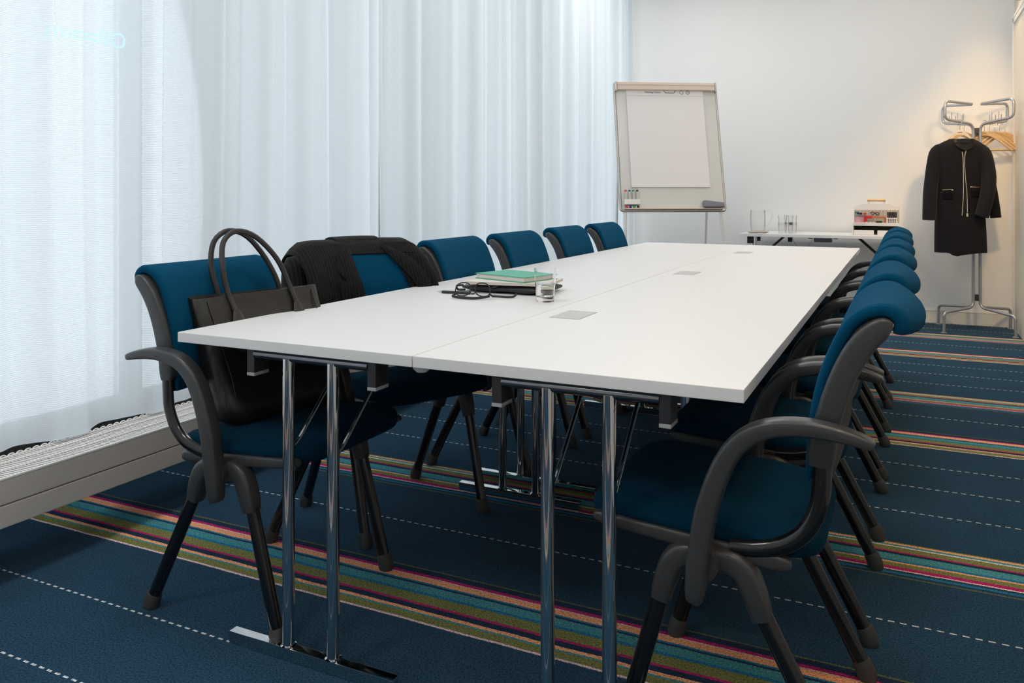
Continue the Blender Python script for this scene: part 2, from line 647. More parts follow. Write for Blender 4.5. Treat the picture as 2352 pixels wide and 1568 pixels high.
def tube(bm, pts, r, n=14, r2=None, up=None, closed=False, cap=True, e=1.0):
    P = [Vector(p) for p in pts]
    k = len(P)
    R = r if isinstance(r, (list, tuple)) else [r] * k
    R2 = r2 if isinstance(r2, (list, tuple)) else ([r2] * k if r2 else R)
    T = []
    for i in range(k):
        a = P[(i - 1) % k] if (i > 0 or closed) else P[0]
        b = P[(i + 1) % k] if (i < k - 1 or closed) else P[-1]
        T.append((b - a).normalized())
    u = Vector(up) if up else (Vector((0, 0, 1)) if abs(T[0].z) < .9 else Vector((1, 0, 0)))
    u = (u - T[0] * u.dot(T[0])).normalized()
    rings = []
    for i in range(k):
        base = Vector(up) if up else u
        u = (base - T[i] * base.dot(T[i]))
        u = u.normalized() if u.length > 1e-5 else Vector((1, 0, 0))
        v = T[i].cross(u)
        rings.append([bm.verts.new(P[i] + u * math.copysign(abs(math.cos(2 * PI * j / n)) ** e, math.cos(2 * PI * j / n)) * R[i]
                                  + v * math.copysign(abs(math.sin(2 * PI * j / n)) ** e, math.sin(2 * PI * j / n)) * R2[i]) for j in range(n)])
    m = k if closed else k - 1
    for i in range(m):
        a, b = rings[i], rings[(i + 1) % k]
        for j in range(n):
            bm.faces.new((a[j], a[(j + 1) % n], b[(j + 1) % n], b[j]))
    if cap and not closed:
        bm.faces.new(rings[0][::-1])
        bm.faces.new(rings[-1])
    return rings


def prism(bm, outline, o0, ax_u, ax_v, thick, bev=0.0, seg=2):
    """extrude a 2D outline (u,v) by thickness along ax_u x ax_v, centred"""
    U, V = Vector(ax_u), Vector(ax_v)
    W = U.cross(V).normalized()
    O = Vector(o0)
    a = [bm.verts.new(O + U * p[0] + V * p[1] - W * thick / 2) for p in outline]
    b = [bm.verts.new(O + U * p[0] + V * p[1] + W * thick / 2) for p in outline]
    n = len(a)
    fs = [bm.faces.new(a[::-1]), bm.faces.new(b)]
    for i in range(n):
        bm.faces.new((a[i], a[(i + 1) % n], b[(i + 1) % n], b[i]))
    if bev:
        es = list(set(fs[0].edges) | set(fs[1].edges))
        bmesh.ops.bevel(bm, geom=es, offset=bev, segments=seg, profile=0.5, affect='EDGES')


def lathe(bm, prof, n=28, c=(0, 0, 0)):
    rings = []
    for r, z in prof:
        if r < 1e-6:
            rings.append([bm.verts.new((c[0], c[1], c[2] + z))])
        else:
            rings.append([bm.verts.new((c[0] + r * math.cos(2 * PI * j / n), c[1] + r * math.sin(2 * PI * j / n), c[2] + z)) for j in range(n)])
    for a, b in zip(rings, rings[1:]):
        for j in range(n):
            k = (j + 1) % n
            if len(a) == 1 and len(b) == 1:
                continue
            if len(a) == 1:
                bm.faces.new((a[0], b[j], b[k]))
            elif len(b) == 1:
                bm.faces.new((a[j], a[k], b[0]))
            else:
                bm.faces.new((a[j], a[k], b[k], b[j]))


def loft(bm, rings, cap=True, closed_ring=True, loop=False):
    R = [[bm.verts.new(p) for p in ring] for ring in rings]
    n = len(R[0])
    pairs = list(zip(R, R[1:])) + ([(R[-1], R[0])] if loop else [])
    for a, b in pairs:
        for j in range(n if closed_ring else n - 1):
            bm.faces.new((a[j], a[(j + 1) % n], b[(j + 1) % n], b[j]))
    if cap and not loop:
        bm.faces.new(R[0][::-1])
        bm.faces.new(R[-1])
    return R


def superbox(bm, hx, hy, hz, e_plan=0.35, e_vert=0.5, nu=40, nv=14, f=None):
    """rounded pillow"""
    def sp(v, e):
        return math.copysign(abs(v) ** e, v)
    rings = []
    for i in range(1, nv):
        ph = -PI / 2 + PI * i / nv
        cz, sz = sp(math.cos(ph), e_vert), sp(math.sin(ph), e_vert)
        rings.append([(hx * cz * sp(math.cos(2 * PI * j / nu), e_plan), hy * cz * sp(math.sin(2 * PI * j / nu), e_plan), hz * sz) for j in range(nu)])
    if f:
        rings = [[f(*p) for p in r] for r in rings]
    loft(bm, rings)


def interp(tab, z):
    if z <= tab[0][0]:
        return tab[0][1:]
    for a, b in zip(tab, tab[1:]):
        if z <= b[0]:
            t = (z - a[0]) / (b[0] - a[0])
            return tuple(a[k] + (b[k] - a[k]) * t for k in range(1, len(a)))
    return tab[-1][1:]


def smooth_pts(pts, sub=4):
    """Catmull-Rom through points (any dimension)"""
    P = [tuple(p) for p in pts]
    out = []
    for i in range(len(P) - 1):
        p0, p1, p2, p3 = P[max(i - 1, 0)], P[i], P[i + 1], P[min(i + 2, len(P) - 1)]
        for k in range(sub):
            t = k / sub
            out.append(tuple(0.5 * (2 * b + (c - a) * t + (2 * a - 5 * b + 4 * c - d) * t * t + (3 * b - a - 3 * c + d) * t ** 3)
                             for a, b, c, d in zip(p0, p1, p2, p3)))
    out.append(P[-1])
    return out


def sweep(bm, tab, y, e=.45, n=20, sub=3):
    """bar in a plane of constant y: tab rows are (x, z, half thickness, half width across)"""
    T = smooth_pts(tab, sub)
    tube(bm, [(a, y, b) for a, b, c, d in T], [d for a, b, c, d in T], n, r2=[c for a, b, c, d in T], up=(0, 1, 0), e=e)


# ================================================================ ROOM
XL, XR_, Y0, Y1, ZC = -2.78, 0.80, -2.6, 7.75, 3.30
bm = N(); box(bm, ((XL + XR_) / 2, (Y0 + Y1) / 2, -0.05), (XR_ - XL + .3, Y1 - Y0 + .3, 0.1)); struct('floor', bm, M['carpet'])
bm = N(); box(bm, ((XL + XR_) / 2, (Y0 + Y1) / 2, ZC + .05), (XR_ - XL + .3, Y1 - Y0 + .3, 0.1)); struct('ceiling', bm, M['ceiling'])
bm = N(); box(bm, ((XL + XR_) / 2, Y1 + .06, ZC / 2), (XR_ - XL + .3, 0.12, ZC)); struct('wall_far', bm, M['wall'])
bm = N(); box(bm, ((XL + XR_) / 2, Y0 - .06, ZC / 2), (XR_ - XL + .3, 0.12, ZC)); struct('wall_near', bm, M['wall'])
bm = N(); box(bm, (XR_ + .06, (Y0 + Y1) / 2, ZC / 2), (0.12, Y1 - Y0, ZC)); struct('wall_right', bm, M['side_wall'])
# window wall: low dark upstand, lintel, then the glazing
bm = N(); box(bm, (XL - .02, (Y0 + Y1) / 2, 0.13), (0.12, Y1 - Y0, 0.26), 0.004); struct('wall_left', bm, M['frame_dark'])
bm = N(); box(bm, (XL - .02, (Y0 + Y1) / 2, ZC - 0.03), (0.12, Y1 - Y0, 0.06), 0.004); struct('trim_1', bm, M['wall'])
# baseboards
for nm, c, s in (('baseboard_far', ((XL + XR_) / 2, Y1 - .008, .05), (XR_ - XL, .016, .10)),
                 ('baseboard_near', ((XL + XR_) / 2, Y0 + .008, .05), (XR_ - XL, .016, .10)),
                 ('baseboard_right', (XR_ - .008, 2.0, .05), (.016, 9.0, .10))):
    bm = N(); box(bm, c, s, 0.003)
    box(bm, (c[0] - (0.004 if 'right' in nm else 0), c[1] - (0.004 if 'far' in nm else 0), .106), (s[0] if s[0] > 1 else .010, s[1] if s[1] > 1 else .010, .012), 0.002)
    struct(nm, bm, M['trim'])
# windows: bays between mullions
MUL = [-2.55, -1.15, 0.35, 2.26, 3.90, 5.55, 7.70]
for i, (a, b) in enumerate(zip(MUL, MUL[1:])):
    t = thing('window_%d' % (i + 1), 'x', 'window', (XL, (a + b) / 2, 0.26))
    del t['label'], t['category']
    t['kind'] = 'structure'
    h = ZC - .06 - .26
    w = b - a
    bm = N()
    for s in (-1, 1):
        box(bm, (0, s * (w / 2 - .022), h / 2), (.06, .044, h), .003)
    for z in (.02, h - .02):
        box(bm, (0, 0, z), (.058, w - .088, .04), .003)
    obj('window_frame', bm, M['frame_white'], t)
    bm = N(); box(bm, (0, 0, h / 2), (.008, w - .09, h - .08)); obj('window_pane', bm, M['pane'], t)

# right wall door with its white frame
t = thing('door_1', 'x', 'door', (XR_, 6.95, 0))
del t['label'], t['category']
t['kind'] = 'structure'
bm = N()
for s in (-1, 1):
    box(bm, (-.010, s * .70, 1.255), (.02, .055, 2.51), .004)
    box(bm, (-.016, s * .715, 1.255), (.014, .020, 2.51), .003)
box(bm, (-.010, 0, 2.48), (.02, 1.45, .06), .004)
box(bm, (-.016, 0, 2.50), (.014, 1.45, .022), .003)
obj('door_frame', bm, M['trim'], t)
bm = N(); box(bm, (-.004, 0, 1.225), (.012, 1.335, 2.45), .002)
obj('door_panel', bm, M['door'], t)
bm = N(); tube(bm, fil([(-.01, -.60, 1.02), (-.055, -.60, 1.02), (-.055, -.48, 1.02)], .015), .009, 10)
obj('door_handle', bm, M['chrome'], t)

# added ceiling fill panels, out of view, that hold the fill lights
M['fill_face'] = mat('fill_diffuser', (0.9, 0.9, 0.9), 0.5, emit=((1, .97, .94), 3.0), vary=(3, (.88, .88, .88)))
first = None
for i, (x, y) in enumerate(CEIL):
    lab = 'added square ceiling fill panel on the %s side, %s' % ('window' if i % 2 == 0 else 'door', ('above the camera', 'over the nearest table', 'over the middle table', 'near the far wall')[i // 2])
    if first is None:
        first = thing('added_fill_panel', 'x', 'ceiling light', (x, y, ZC), 0, 'added ceiling fill panels')
        bm = N()
        for s in (-1, 1):
            box(bm, (0, s * .30, -.02), (.64, .04, .04), .004)
            box(bm, (s * .30, 0, -.02), (.04, .56, .04), .004)
        obj('fill_frame', bm, M['white'], first)
        bm = N(); box(bm, (0, 0, -.03), (.56, .56, .01)); obj('diffuser', bm, M['fill_face'], first)
        first['label'] = lab
    else:
        dup(first, (x, y, ZC), 0, lab)

# warm recessed downlights along the door side
DL = [(.56, 7.33), (.45, 5.55), (.45, 3.85), (.45, 2.15), (.45, .45)]
dl0 = None
for i, (x, y) in enumerate(DL):
    lab = 'round warm ceiling downlight on the door side, ' + ('above the coat stand', 'between coat stand and the far chairs', 'above the middle table', 'above the nearest table', 'beside the camera')[i]
    if dl0 is None:
        dl0 = thing('ceiling_downlight', lab, 'downlight', (x, y, ZC), 0, 'warm ceiling downlights')
        bm = N(); lathe(bm, [(.045, .0), (.045, -.004), (.060, -.006), (.062, 0)], 28); obj('trim_ring', bm, M['white'], dl0)
        bm = N(); lathe(bm, [(0, -.001), (.044, -.001), (.044, -.002), (0, -.002)], 28); obj('lens', bm, mat('warm_lamp_lens', (.9, .8, .6), .3, emit=((1, .7, .4), 6.0), vary=(3, (.88, .78, .6))), dl0)
    else:
        dup(dl0, (x, y, ZC), 0, lab)

# added spotlight out of view, warming the lower wall by the coat stand
t = thing('added_wall_spot', 'added unseen warm spotlight on the door side wall, brightening the coat stand corner', 'spotlight', (XR_, 5.60, 2.34))
bm = N(); box(bm, (-.006, 0, 0), (.012, .09, .09), .003); obj('wall_plate', bm, M['white'], t)
bm = N(); tube(bm, [(-.01, 0, 0), (-.19, 0, 0), (-.19, 0, -.03)], .007, 10); obj('lamp_arm', bm, M['white'], t)
dv = SPOT_DIR.normalized()
p0 = Vector((-.20, .0, -.055))
bm = N(); tube(bm, [p0 - dv * .05, p0 - dv * .045, p0 + dv * .05, p0 + dv * .052], [.025, .036, .040, .036], 20); obj('lamp_head', bm, M['white'], t)
bm = N(); tube(bm, [p0 + dv * .0521, p0 + dv * .0526], [.034, .034], 20)
obj('lens', bm, mat('added_spot_lens', (.9, .8, .6), .3, emit=((1, .7, .4), 6.0), vary=(3, (.88, .78, .6))), t)

# curtains: two sheer panels of folded voile
def curtain(name, ya, yb, label, dens, xoff=0.0, ph=0.0):
    bm = N()
    ny = int((yb - ya) / 0.011)
    zs = [0.314, 0.33, 0.395, 0.40, 0.6, 0.9, 1.3, 1.7, 2.2, 2.7, 3.23]
    rows = []
    for z in zs:
        row = []
        h = (z - .3) / 2.93
        for i in range(ny + 1):
            y = ya + (yb - ya) * i / ny
            w = y + 0.02 * math.sin(3 * y + 1.5 * z) * (1 - h)
            a = 0.026 + 0.008 * math.sin(1.7 * y + ph)
            x = a * math.sin(2 * PI * dens * w + ph + 1.2 * math.sin(2.3 * w)) \
                + 0.013 * math.sin(2 * PI * dens * 2.37 * w + 2 * ph + .5 * math.sin(5 * w)) * (0.5 + .8 * h) \
                + 0.005 * math.sin(2 * PI * dens * 5.1 * w + 1) * (0.3 + h)
            yy = y + 0.022 * math.sin(2 * PI * dens * w + ph + .9) * (0.6 + .6 * h)
            row.append(bm.verts.new((-2.432 + xoff + x * (1.35 - .40 * h), yy, z)))
        rows.append(row)
    for a, b in zip(rows, rows[1:]):
        for i in range(ny):
            bm.faces.new((a[i], a[i + 1], b[i + 1], b[i]))
    o = obj(name, bm, M['sheer'], recalc=False, ang=180)
    return tag(o, label, 'curtain', 'sheer window curtains')


curtain('sheer_curtain', -2.5, 3.50, 'wide white sheer curtain panel nearest the camera, hanging over the radiator', 3.05, 0, 0.35)
curtain('sheer_curtain', 3.49, 7.70, 'densely pleated white sheer curtain panel by the flipchart', 2.9, 0.012, 1.3)
bm = N()
box(bm, (-2.455, 2.6, 3.265), (.05, 10.2, .03), .003)
tag(obj('curtain_rail', bm, M['white'], None), 'long white ceiling rail carrying the sheer curtains', 'curtain rail')

# a small cyan neon sign hanging in the window behind the curtain
M['neon'] = mat('cyan_neon', (.1, .6, .7), .4, emit=((.10, .75, 1.0), 2.8), vary=(3, (.12, .62, .7)))
t = thing('neon_sign', 'faint cyan neon sign hanging in the window behind the near sheer curtain', 'sign', (-2.715, 1.877, 1.650))
gx = 0.0
for ch, w in enumerate((.022, .022, .022, .016, .046, .046, .018, .018, .060)):
    bm = N()
    if ch < 4:
        tube(bm, [(0, gx, 0), (0, gx + .004, .036)], .0036, 6)
    elif ch < 6:
        for k in range(2):
            tube(bm, [(0, gx, .012 + .020 * k), (0, gx + w * .8, .012 + .020 * k)], .0036, 6)
        tube(bm, [(0, gx, .012), (0, gx, .032)], .0036, 6)
    elif ch < 8:
        tube(bm, [(0, gx, 0), (0, gx + .004, .060)], .0036, 6)
    else:
        tube(bm, [(0, gx + .030 + .027 * math.cos(q / 16 * 2 * PI), .028 + .027 * math.sin(q / 16 * 2 * PI)) for q in range(16)], .0036, 6, closed=True)
    obj('neon_letter', bm, M['neon'], t)
    gx += w + .006
bm = N()
for yy in (.03, gx - .04):
    tube(bm, [(0, yy, .050), (0, yy, 1.592)], .0009, 6)
obj('hanging_wires', bm, M['alu'], t)

# ================================================================ RADIATOR
t = thing('radiator', 'long low panel radiator with shade-toned front and daylight-toned grille top beneath the sheer curtains', 'radiator', (0, 0, 0))
ra, rb = -1.0, 6.9
bm = N()
box(bm, (-2.252, (ra + rb) / 2, .266), (.012, rb - ra, .068), .003)
box(bm, (-2.252, (ra + rb) / 2, .198), (.012, rb - ra, .062), .003)
box(bm, (-2.258, (ra + rb) / 2, .232), (.006, rb - ra, .126))
obj('front_panel', bm, M['radiator'], t)
bm = N()
box(bm, (-2.434, (ra + rb) / 2, .232), (.010, rb - ra, .126), .003)
for yy in (ra + .006, rb - .006):
    box(bm, (-2.345, yy, .232), (.170, .012, .126), .003)
obj('casing', bm, M['radiator'], t)
bm = N()
for x in (-2.249, -2.315, -2.378, -2.425):
    box(bm, (x, (ra + rb) / 2, .303), (.007, rb - ra, .008), .002)
y = ra + .02
while y < rb:
    near = y < 3.4
    box(bm, (-2.282, y, .300), (.060, .0045, .004))
    box(bm, (-2.346, y + .004, .300), (.058, .0045, .004))
    box(bm, (-2.402, y, .300), (.040, .0045, .004))
    y += .011 if near else .022
y = 1.2
while y < 3.2:
    tube(bm, [(-2.428, y + .011 * math.cos(q * PI / 6), .303 + .008 * math.sin(q * PI / 6)) for q in range(7)], .0022, 5)
    y += .026
obj('grille', bm, M['radiator_daylit'], t)
bm = N()
box(bm, (-2.345, (ra + rb) / 2, .20), (.15, rb - ra - .05, .05))
obj('core', bm, M['shell'], t)
for y in (-.6, 2.9, 6.4):
    bm = N()
    box(bm, (-2.345, y, .085), (.05, .03, .17), .003)
    box(bm, (-2.345, y, .006), (.12, .05, .012), .003)
    obj('support_leg', bm, M['radiator'], t)

# ================================================================ CHAIRS
def chair_proto(label):
    t = thing('conference_chair', label, 'chair', (0, 0, 0))

    # seat cushion, front at +x
    def fs(x, y, z):
        xx = x + 0.068
        slope = .454 + .075 * (xx - .05)
        q = max(0, xx - .20)
        zz = z + slope - 2.0 * q * q
        if z > 0:
            zz -= .006 * (1 - (y / .222) ** 2)
        return (xx, y * (1 - .05 * max(0, -xx / .15)), zz)
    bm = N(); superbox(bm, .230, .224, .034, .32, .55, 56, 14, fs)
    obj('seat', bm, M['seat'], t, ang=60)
    # grey moulded side plates and the pan between them
    bm = N()
    for s in (-1, 1):
        sweep(bm, [(.272, .449, .003, .006), (.266, .447, .009, .011), (.24, .443, .012, .012), (.15, .435, .014, .012), (.04, .426, .0155, .012), (-.06, .419, .0155, .012), (-.098, .417, .013, .012), (-.108, .417, .005, .008)], s * .217, .55)
    box(bm, (.05, 0, .422), (.26, .40, .016), .004)
    obj('seat_pan', bm, M['arm'], t)
    # backrest cushion: front line (x, z), curling backwards over the top
    fl = smooth_pts([(-.124, .580), (-.131, .62), (-.136, .688), (-.150, .76), (-.172, .822), (-.196, .868), (-.228, .894), (-.260, .902), (-.284, .895), (-.298, .877), (-.297, .857), (-.286, .843)], 3)
    th = 0.025
    n = len(fl)
    nrm = []
    for i in range(n):
        a, b = fl[max(i - 1, 0)], fl[min(i + 1, n - 1)]
        d = Vector((b[0] - a[0], b[1] - a[1])).normalized()
        nrm.append(Vector((-d.y, d.x)))       # points to the rear/inside
    def section(k, bow, topdrop):
        f_, b_ = [], []
        for i in range(n):
            s = i / (n - 1)
            e = 1.0
            if s > .9:
                e = math.sqrt(max(0.0, 1 - ((s - .9) / .1) ** 2)) * .8 + .2
            if s < .08:
                e = .45 + .55 * s / .08
            mid = Vector((fl[i][0], fl[i][1])) + nrm[i] * th / 2
            hw = th / 2 * e * k
            w = bow * (0.35 + .65 * s)
            f_.append((mid.x - nrm[i].x * hw - w, mid.y - nrm[i].y * hw - topdrop * max(0, s - .5) * 2))
            b_.append((mid.x + nrm[i].x * hw - w, mid.y + nrm[i].y * hw - topdrop * max(0, s - .5) * 2))
        return f_ + b_[::-1]
    ys = [-1, -.985, -.95, -.86, -.7, -.5, -.25, 0, .25, .5, .7, .86, .95, .985, 1]
    rings = []
    for u in ys:
        k = {1: .35, .985: .75, .95: 1.0}.get(abs(u), 1.0)
        bow = .036 * (1 - u * u)
        dr = .012 * (1 - u * u)
        W = .216
        rings.append([(x, u * W, z) for (x, z) in section(k, bow, dr)])
    bm = N(); loft(bm, rings)
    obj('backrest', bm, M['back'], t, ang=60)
    # dark shell behind the cushion
    bm = N()
    rg = []
    for u in [-1, -.7, -.35, 0, .35, .7, 1]:
        bow = .036 * (1 - u * u)
        pr = []
        for i in range(0, n - 9):
            s = i / (n - 1)
            w = bow * (0.35 + .65 * s)
            p = Vector((fl[i][0], fl[i][1])) + nrm[i] * (th + .001)
            pr.append((p.x - w, u * .2095, p.y))
        for i in range(n - 10, -1, -1):
            s = i / (n - 1)
            w = bow * (0.35 + .65 * s)
            p = Vector((fl[i][0], fl[i][1])) + nrm[i] * (th + .020)
            pr.append((p.x - w, u * .2095, p.y))
        rg.append(pr)
    loft(bm, rg)
    obj('back_shell', bm, M['shell'], t, ang=60)
    for s in (-1, 1):
        # sweeping grey upright
        bm = N()
        sweep(bm, [(-.158, .606, .020, .0135), (-.160, .625, .0235, .0145), (-.167, .672, .0225, .0145), (-.183, .733, .022, .0145), (-.205, .790, .022, .0145), (-.230, .832, .022, .0145), (-.256, .858, .0185, .0145), (-.268, .864, .0135, .014), (-.276, .865, .006, .009)], s * .220)
        up = obj('back_upright', bm, M['arm'], t)
        bm = N()
        tube(bm, smooth_pts([(-.163, s * .222, .625), (-.161, s * .222, .58), (-.155, s * .222, .53), (-.132, s * .222, .483), (-.095, s * .222, .452), (-.045, s * .222, .436), (.0, s * .222, .432)], 3), .0115, 12, r2=.0165, up=(0, 1, 0))
        obj('back_tube', bm, M['leg'], up)
        # arm
        bm = N()
        sweep(bm, [(.058, .338, .012, .014), (.056, .350, .017, .018), (.052, .395, .020, .0205), (.045, .45, .0205, .021), (.036, .504, .0205, .021), (.016, .570, .020, .021), (-.006, .618, .019, .021), (-.034, .652, .018, .021),
                   (-.072, .674, .0165, .0215), (-.12, .6835, .0155, .0215), (-.165, .6835, .0145, .021), (-.21, .677, .012, .020), (-.242, .669, .009, .018), (-.248, .667, .005, .012)], s * .268, .5)
        obj('armrest', bm, M['arm'], t)
        # hub bracket: leg sockets in an inverted V plus the arm boss
        bm = N()
        for g in (1, -1):
            a = .045
            dx = .9 if g > 0 else 1.08
            sweep(bm, [(a - g * .01, .404, .022, .021), (a + g * .040 * dx, .407, .023, .021), (a + g * .066 * dx, .393, .023, .022), (a + g * .080 * dx, .365, .0225, .0225), (a + g * .090 * dx, .335, .021, .0215), (a + g * .096 * dx, .312, .0185, .019)], s * .226, .55)
        mt = Matrix.Translation((.045, s * .238, .404)) @ Matrix.Rotation(PI / 2, 4, 'X')
        r = bmesh.ops.create_cone(bm, cap_ends=True, segments=24, radius1=.030, radius2=.030, depth=.05)
        bmesh.ops.transform(bm, matrix=mt, verts=r['verts'])
        obj('leg_bracket', bm, M['arm'], t)
        for (x0, x1) in ((.128, .214), (-.052, -.214)):
            top = Vector((x0, s * .226, .335))
            bot = Vector((x1, s * .225, .022))
            bm = N()
            tube(bm, [top, bot], .0155, 16, r2=.0175, up=(0, 1, 0))
            lg = obj('leg', bm, M['leg'], t)
            d = (bot - top).normalized()
            bm = N()
            p1 = bot - d * .022
            rings = tube(bm, [p1, p1 + d * .004, bot, Vector((x1 + math.copysign(.004, x1), s * .225, .006)), Vector((x1 + math.copysign(.004, x1), s * .225, 0.0))],
                         [.0165, .019, .0205, .021, .019], 12, r2=[.0185, .021, .022, .022, .020], up=(0, 1, 0))
            obj('foot_cap', bm, M['foot'], lg)
    bm = N()
    tube(bm, [(.045, -.235, .402), (.045, .235, .402)], .015, 14)
    box(bm, (.045, 0, .415), (.14, .14, .03), .006)
    obj('cross_bar', bm, M['shell'], t)
    return t


GL, GR = 'teal armchairs along the window side of the table', 'teal armchairs along the door side of the table'
left = [(-1.580, 1.760, 0.0, 'teal fabric conference chair holding the black leather bag, nearest the window corner of the table'),
        (-1.600, 2.377, -25.6, 'teal fabric conference chair turned outwards with a dark pinstripe jacket over its back'),
        (-1.505, 3.055, 0.0, 'teal fabric conference chair just beyond the one with the jacket'),
        (-1.500, 3.665, 0.0, 'fourth teal conference chair on the curtain side, beyond the glass and notebooks'),
        (-1.525, 4.400, 0.0, 'teal conference chair on the curtain side, second from the flipchart'),
        (-1.515, 5.030, 0.0, 'teal conference chair nearest the flipchart, at the far end of the curtain side')]
right = [(-.295, 1.780, 'largest teal conference chair in the right foreground, nearest the camera'),
         (-.295, 2.386, 'teal conference chair second from the camera on the door side'),
         (-.295, 3.052, 'teal conference chair third from the camera on the door side'),
         (-.295, 3.660, 'teal conference chair fourth from the camera on the door side'),
         (-.295, 4.351, 'teal conference chair on the door side, last but one towards the coat stand'),
         (-.295, 4.975, 'teal conference chair at the far end of the door side, before the side table')]
proto = None
for x, y, rz, lab in left:
    if proto is None:
        proto = chair_proto(lab)
        proto.location = (x, y, 0)
        proto['group'] = GL
    else:
        dup(proto, (x, y, 0), math.radians(rz), lab, GL)
for x, y, lab in right:
    dup(proto, (x, y, 0), PI, lab, GR)

# ================================================================ TABLES
ZT = .745
XA, XS, XB = -1.653, -0.955, -0.2575


def table(x0, x1, y0, y1, xc, legs, lid, label, dz=0.0):
    t = thing('conference_table', label, 'table', ((x0 + x1) / 2, (y0 + y1) / 2, 0), 0, 'white folding tables pushed together as one')
    ox, oy = t.location.x, t.location.y
    bm = N()
    box(bm, (0, 0, ZT - .0125 + dz), (x1 - x0 - .0015, y1 - y0 - .0015, .025), .002)
    obj('tabletop', bm, M['laminate'], t)
    for (yl, sg) in legs:
        X, Y = xc - ox, yl - oy
        for s in (-1, 1):
            bm = N()
            tube(bm, [(X + s * .065, Y, .030), (X + s * .065, Y, .706)], .0142, 20)
            lathe(bm, [(.0142, 0), (.019, 0), (.019, .004), (.0142, .006)], 20, (X + s * .065, Y, .0295))
            lg = obj('leg', bm, M['chrome'], t)
            bm = N()
            a = Vector((X + s * .065, Y + sg * .012, .495))
            tube(bm, fil([a, a + Vector((0, sg * .022, .010)), (X + s * .065, Y + sg * .20, .66), (X + s * .065, Y + sg * .27, .716)], .02), .0052, 10)
            obj('brace', bm, M['chrome'], lg)
        bm = N()
        box(bm, (X - .002, Y, .0155), (.475, .025, .030), .0015)
        obj('foot_bar', bm, M['chrome'], t)
        bm = N()
        tube(bm, [(X - .165, Y, .708), (X + .165, Y, .708)], .0110, 16)
        obj('top_rail', bm, M['chrome_dark_reflect'], t)
        for s in (-1, 1):
            bm = N(); box(bm, (X + s * .176, Y + sg * .018, .691), (.023, .050, .056), .0015)
            k = obj('fold_block', bm, M['black_plastic'], t)
            bm = N(); box(bm, (X + s * .176, Y + sg * .018, .6595), (.0235, .0505, .008), .001)
            obj('block_cap', bm, M['grey_cap'], k)
        bm = N(); box(bm, (X, Y + sg * .16, .7155), (.30, .26, .008), .002)
        obj('hinge_plate', bm, M['black_plastic'], t)
    if lid:
        bm = N(); box(bm, (-.857 - ox, lid - oy, ZT + dz + .0006), (.088, .150, .0015), .0005)
        lo = obj('cable_lid', bm, M['lid'], t)
        bm = N(); box(bm, (-.857 - ox, lid - oy, ZT + dz + .0001), (.091, .153, .0008))
        obj('lid_gap', bm, M['alu'], lo)
        bm = N(); box(bm, (-.80 - ox, lid - oy, .690), (.12, .22, .055), .004)
        obj('cable_tray', bm, M['black_plastic'], t)
    return t


YJ = (1.488, 2.775, 4.062, 5.640)
LG = [((1.505, 1), (2.64, -1)), ((2.793, 1), (3.945, -1)), ((4.080, 1), (5.45, -1))]
LID = (2.19, 3.55, 4.915)
nmz = ('nearest the camera', 'in the middle of the row', 'at the far end by the flipchart')
nmr = ('nearest the camera', 'in the middle of the row', 'at the end by the side table')
for i in range(3):
    table(XA, XS, YJ[i], YJ[i + 1], -1.243, LG[i], None, 'white laminate table on the window side, ' + nmz[i], 0)
    table(XS, XB, YJ[i], YJ[i + 1], -.580, LG[i], LID[i], 'white table with grey lid on the door side, ' + nmr[i], 0)
bm = N(); lathe(bm, [(0, 0), (.012, 0), (.020, .008), (.022, .016), (.012, .022), (0, .024)], 18)
o = obj('table_clamp', bm, M['white'], None, (-.975, 1.56, .695))
tag(o, 'small white clamp knob under the seam of the two nearest tables', 'clamp')

# ================================================================ THINGS ON THE TABLE
ZS = ZT


def quadprism(bm, pts, z0, z1, bev=.001, curl=None):
    a = [bm.verts.new((p[0], p[1], z0)) for p in pts]
    b = [bm.verts.new((p[0], p[1], z1)) for p in pts]
    n = len(a)
    bm.faces.new(a[::-1]); bm.faces.new(b)
    for i in range(n):
        bm.faces.new((a[i], a[(i + 1) % n], b[(i + 1) % n], b[i]))
    if bev:
        bmesh.ops.bevel(bm, geom=list(bm.edges), offset=bev, segments=2, profile=.5, affect='EDGES')


def rect(cx, cy, w, h, ang):
    c, s = math.cos(ang), math.sin(ang)
    return [(cx + u * w / 2 * c - v * h / 2 * s, cy + u * w / 2 * s + v * h / 2 * c) for u, v in ((-1, -1), (1, -1), (1, 1), (-1, 1))]


# black leather folio: soft rolled body
t = thing('leather_folio', 'black leather document folio lying under the notebooks', 'folio', (-1.268, 2.640, ZS + .0005), math.radians(-3))
bm = N()
rings = []
for i in range(13):
    u = -1 + 2 * i / 12
    k = .55 if abs(u) == 1 else (.9 if abs(u) > .8 else 1)
    ring = []
    for j in range(28):
        a = 2 * PI * j / 28
        cx, sx = math.copysign(abs(math.cos(a)) ** .45, math.cos(a)), math.copysign(abs(math.sin(a)) ** .8, math.sin(a))
        wz = .0115 + .002 * math.sin(5 * u + a)
        ring.append((u * .150, cx * .108 * (k * .15 + .85),   .0150 + sx * (wz + .0028) * k))
    rings.append(ring)
loft(bm, rings)
obj('cover', bm, M['leather'], t, ang=50)
bm = N(); tube(bm, fil([(-.02, -.104, .014), (-.02, -.114, .020), (-.005, -.112, .024), (0.005, -.09, .0265)], .006), .0028, 8)
obj('elastic_loop', bm, M['black_plastic'], t)
bm = N(); tube(bm, fil([(-.146, -.085, .004), (-.172, -.10, .004), (-.172, -.105, .020), (-.150, -.09, .020)], .008), .004, 8)
obj('pen_loop', bm, M['handle_leather'], t)
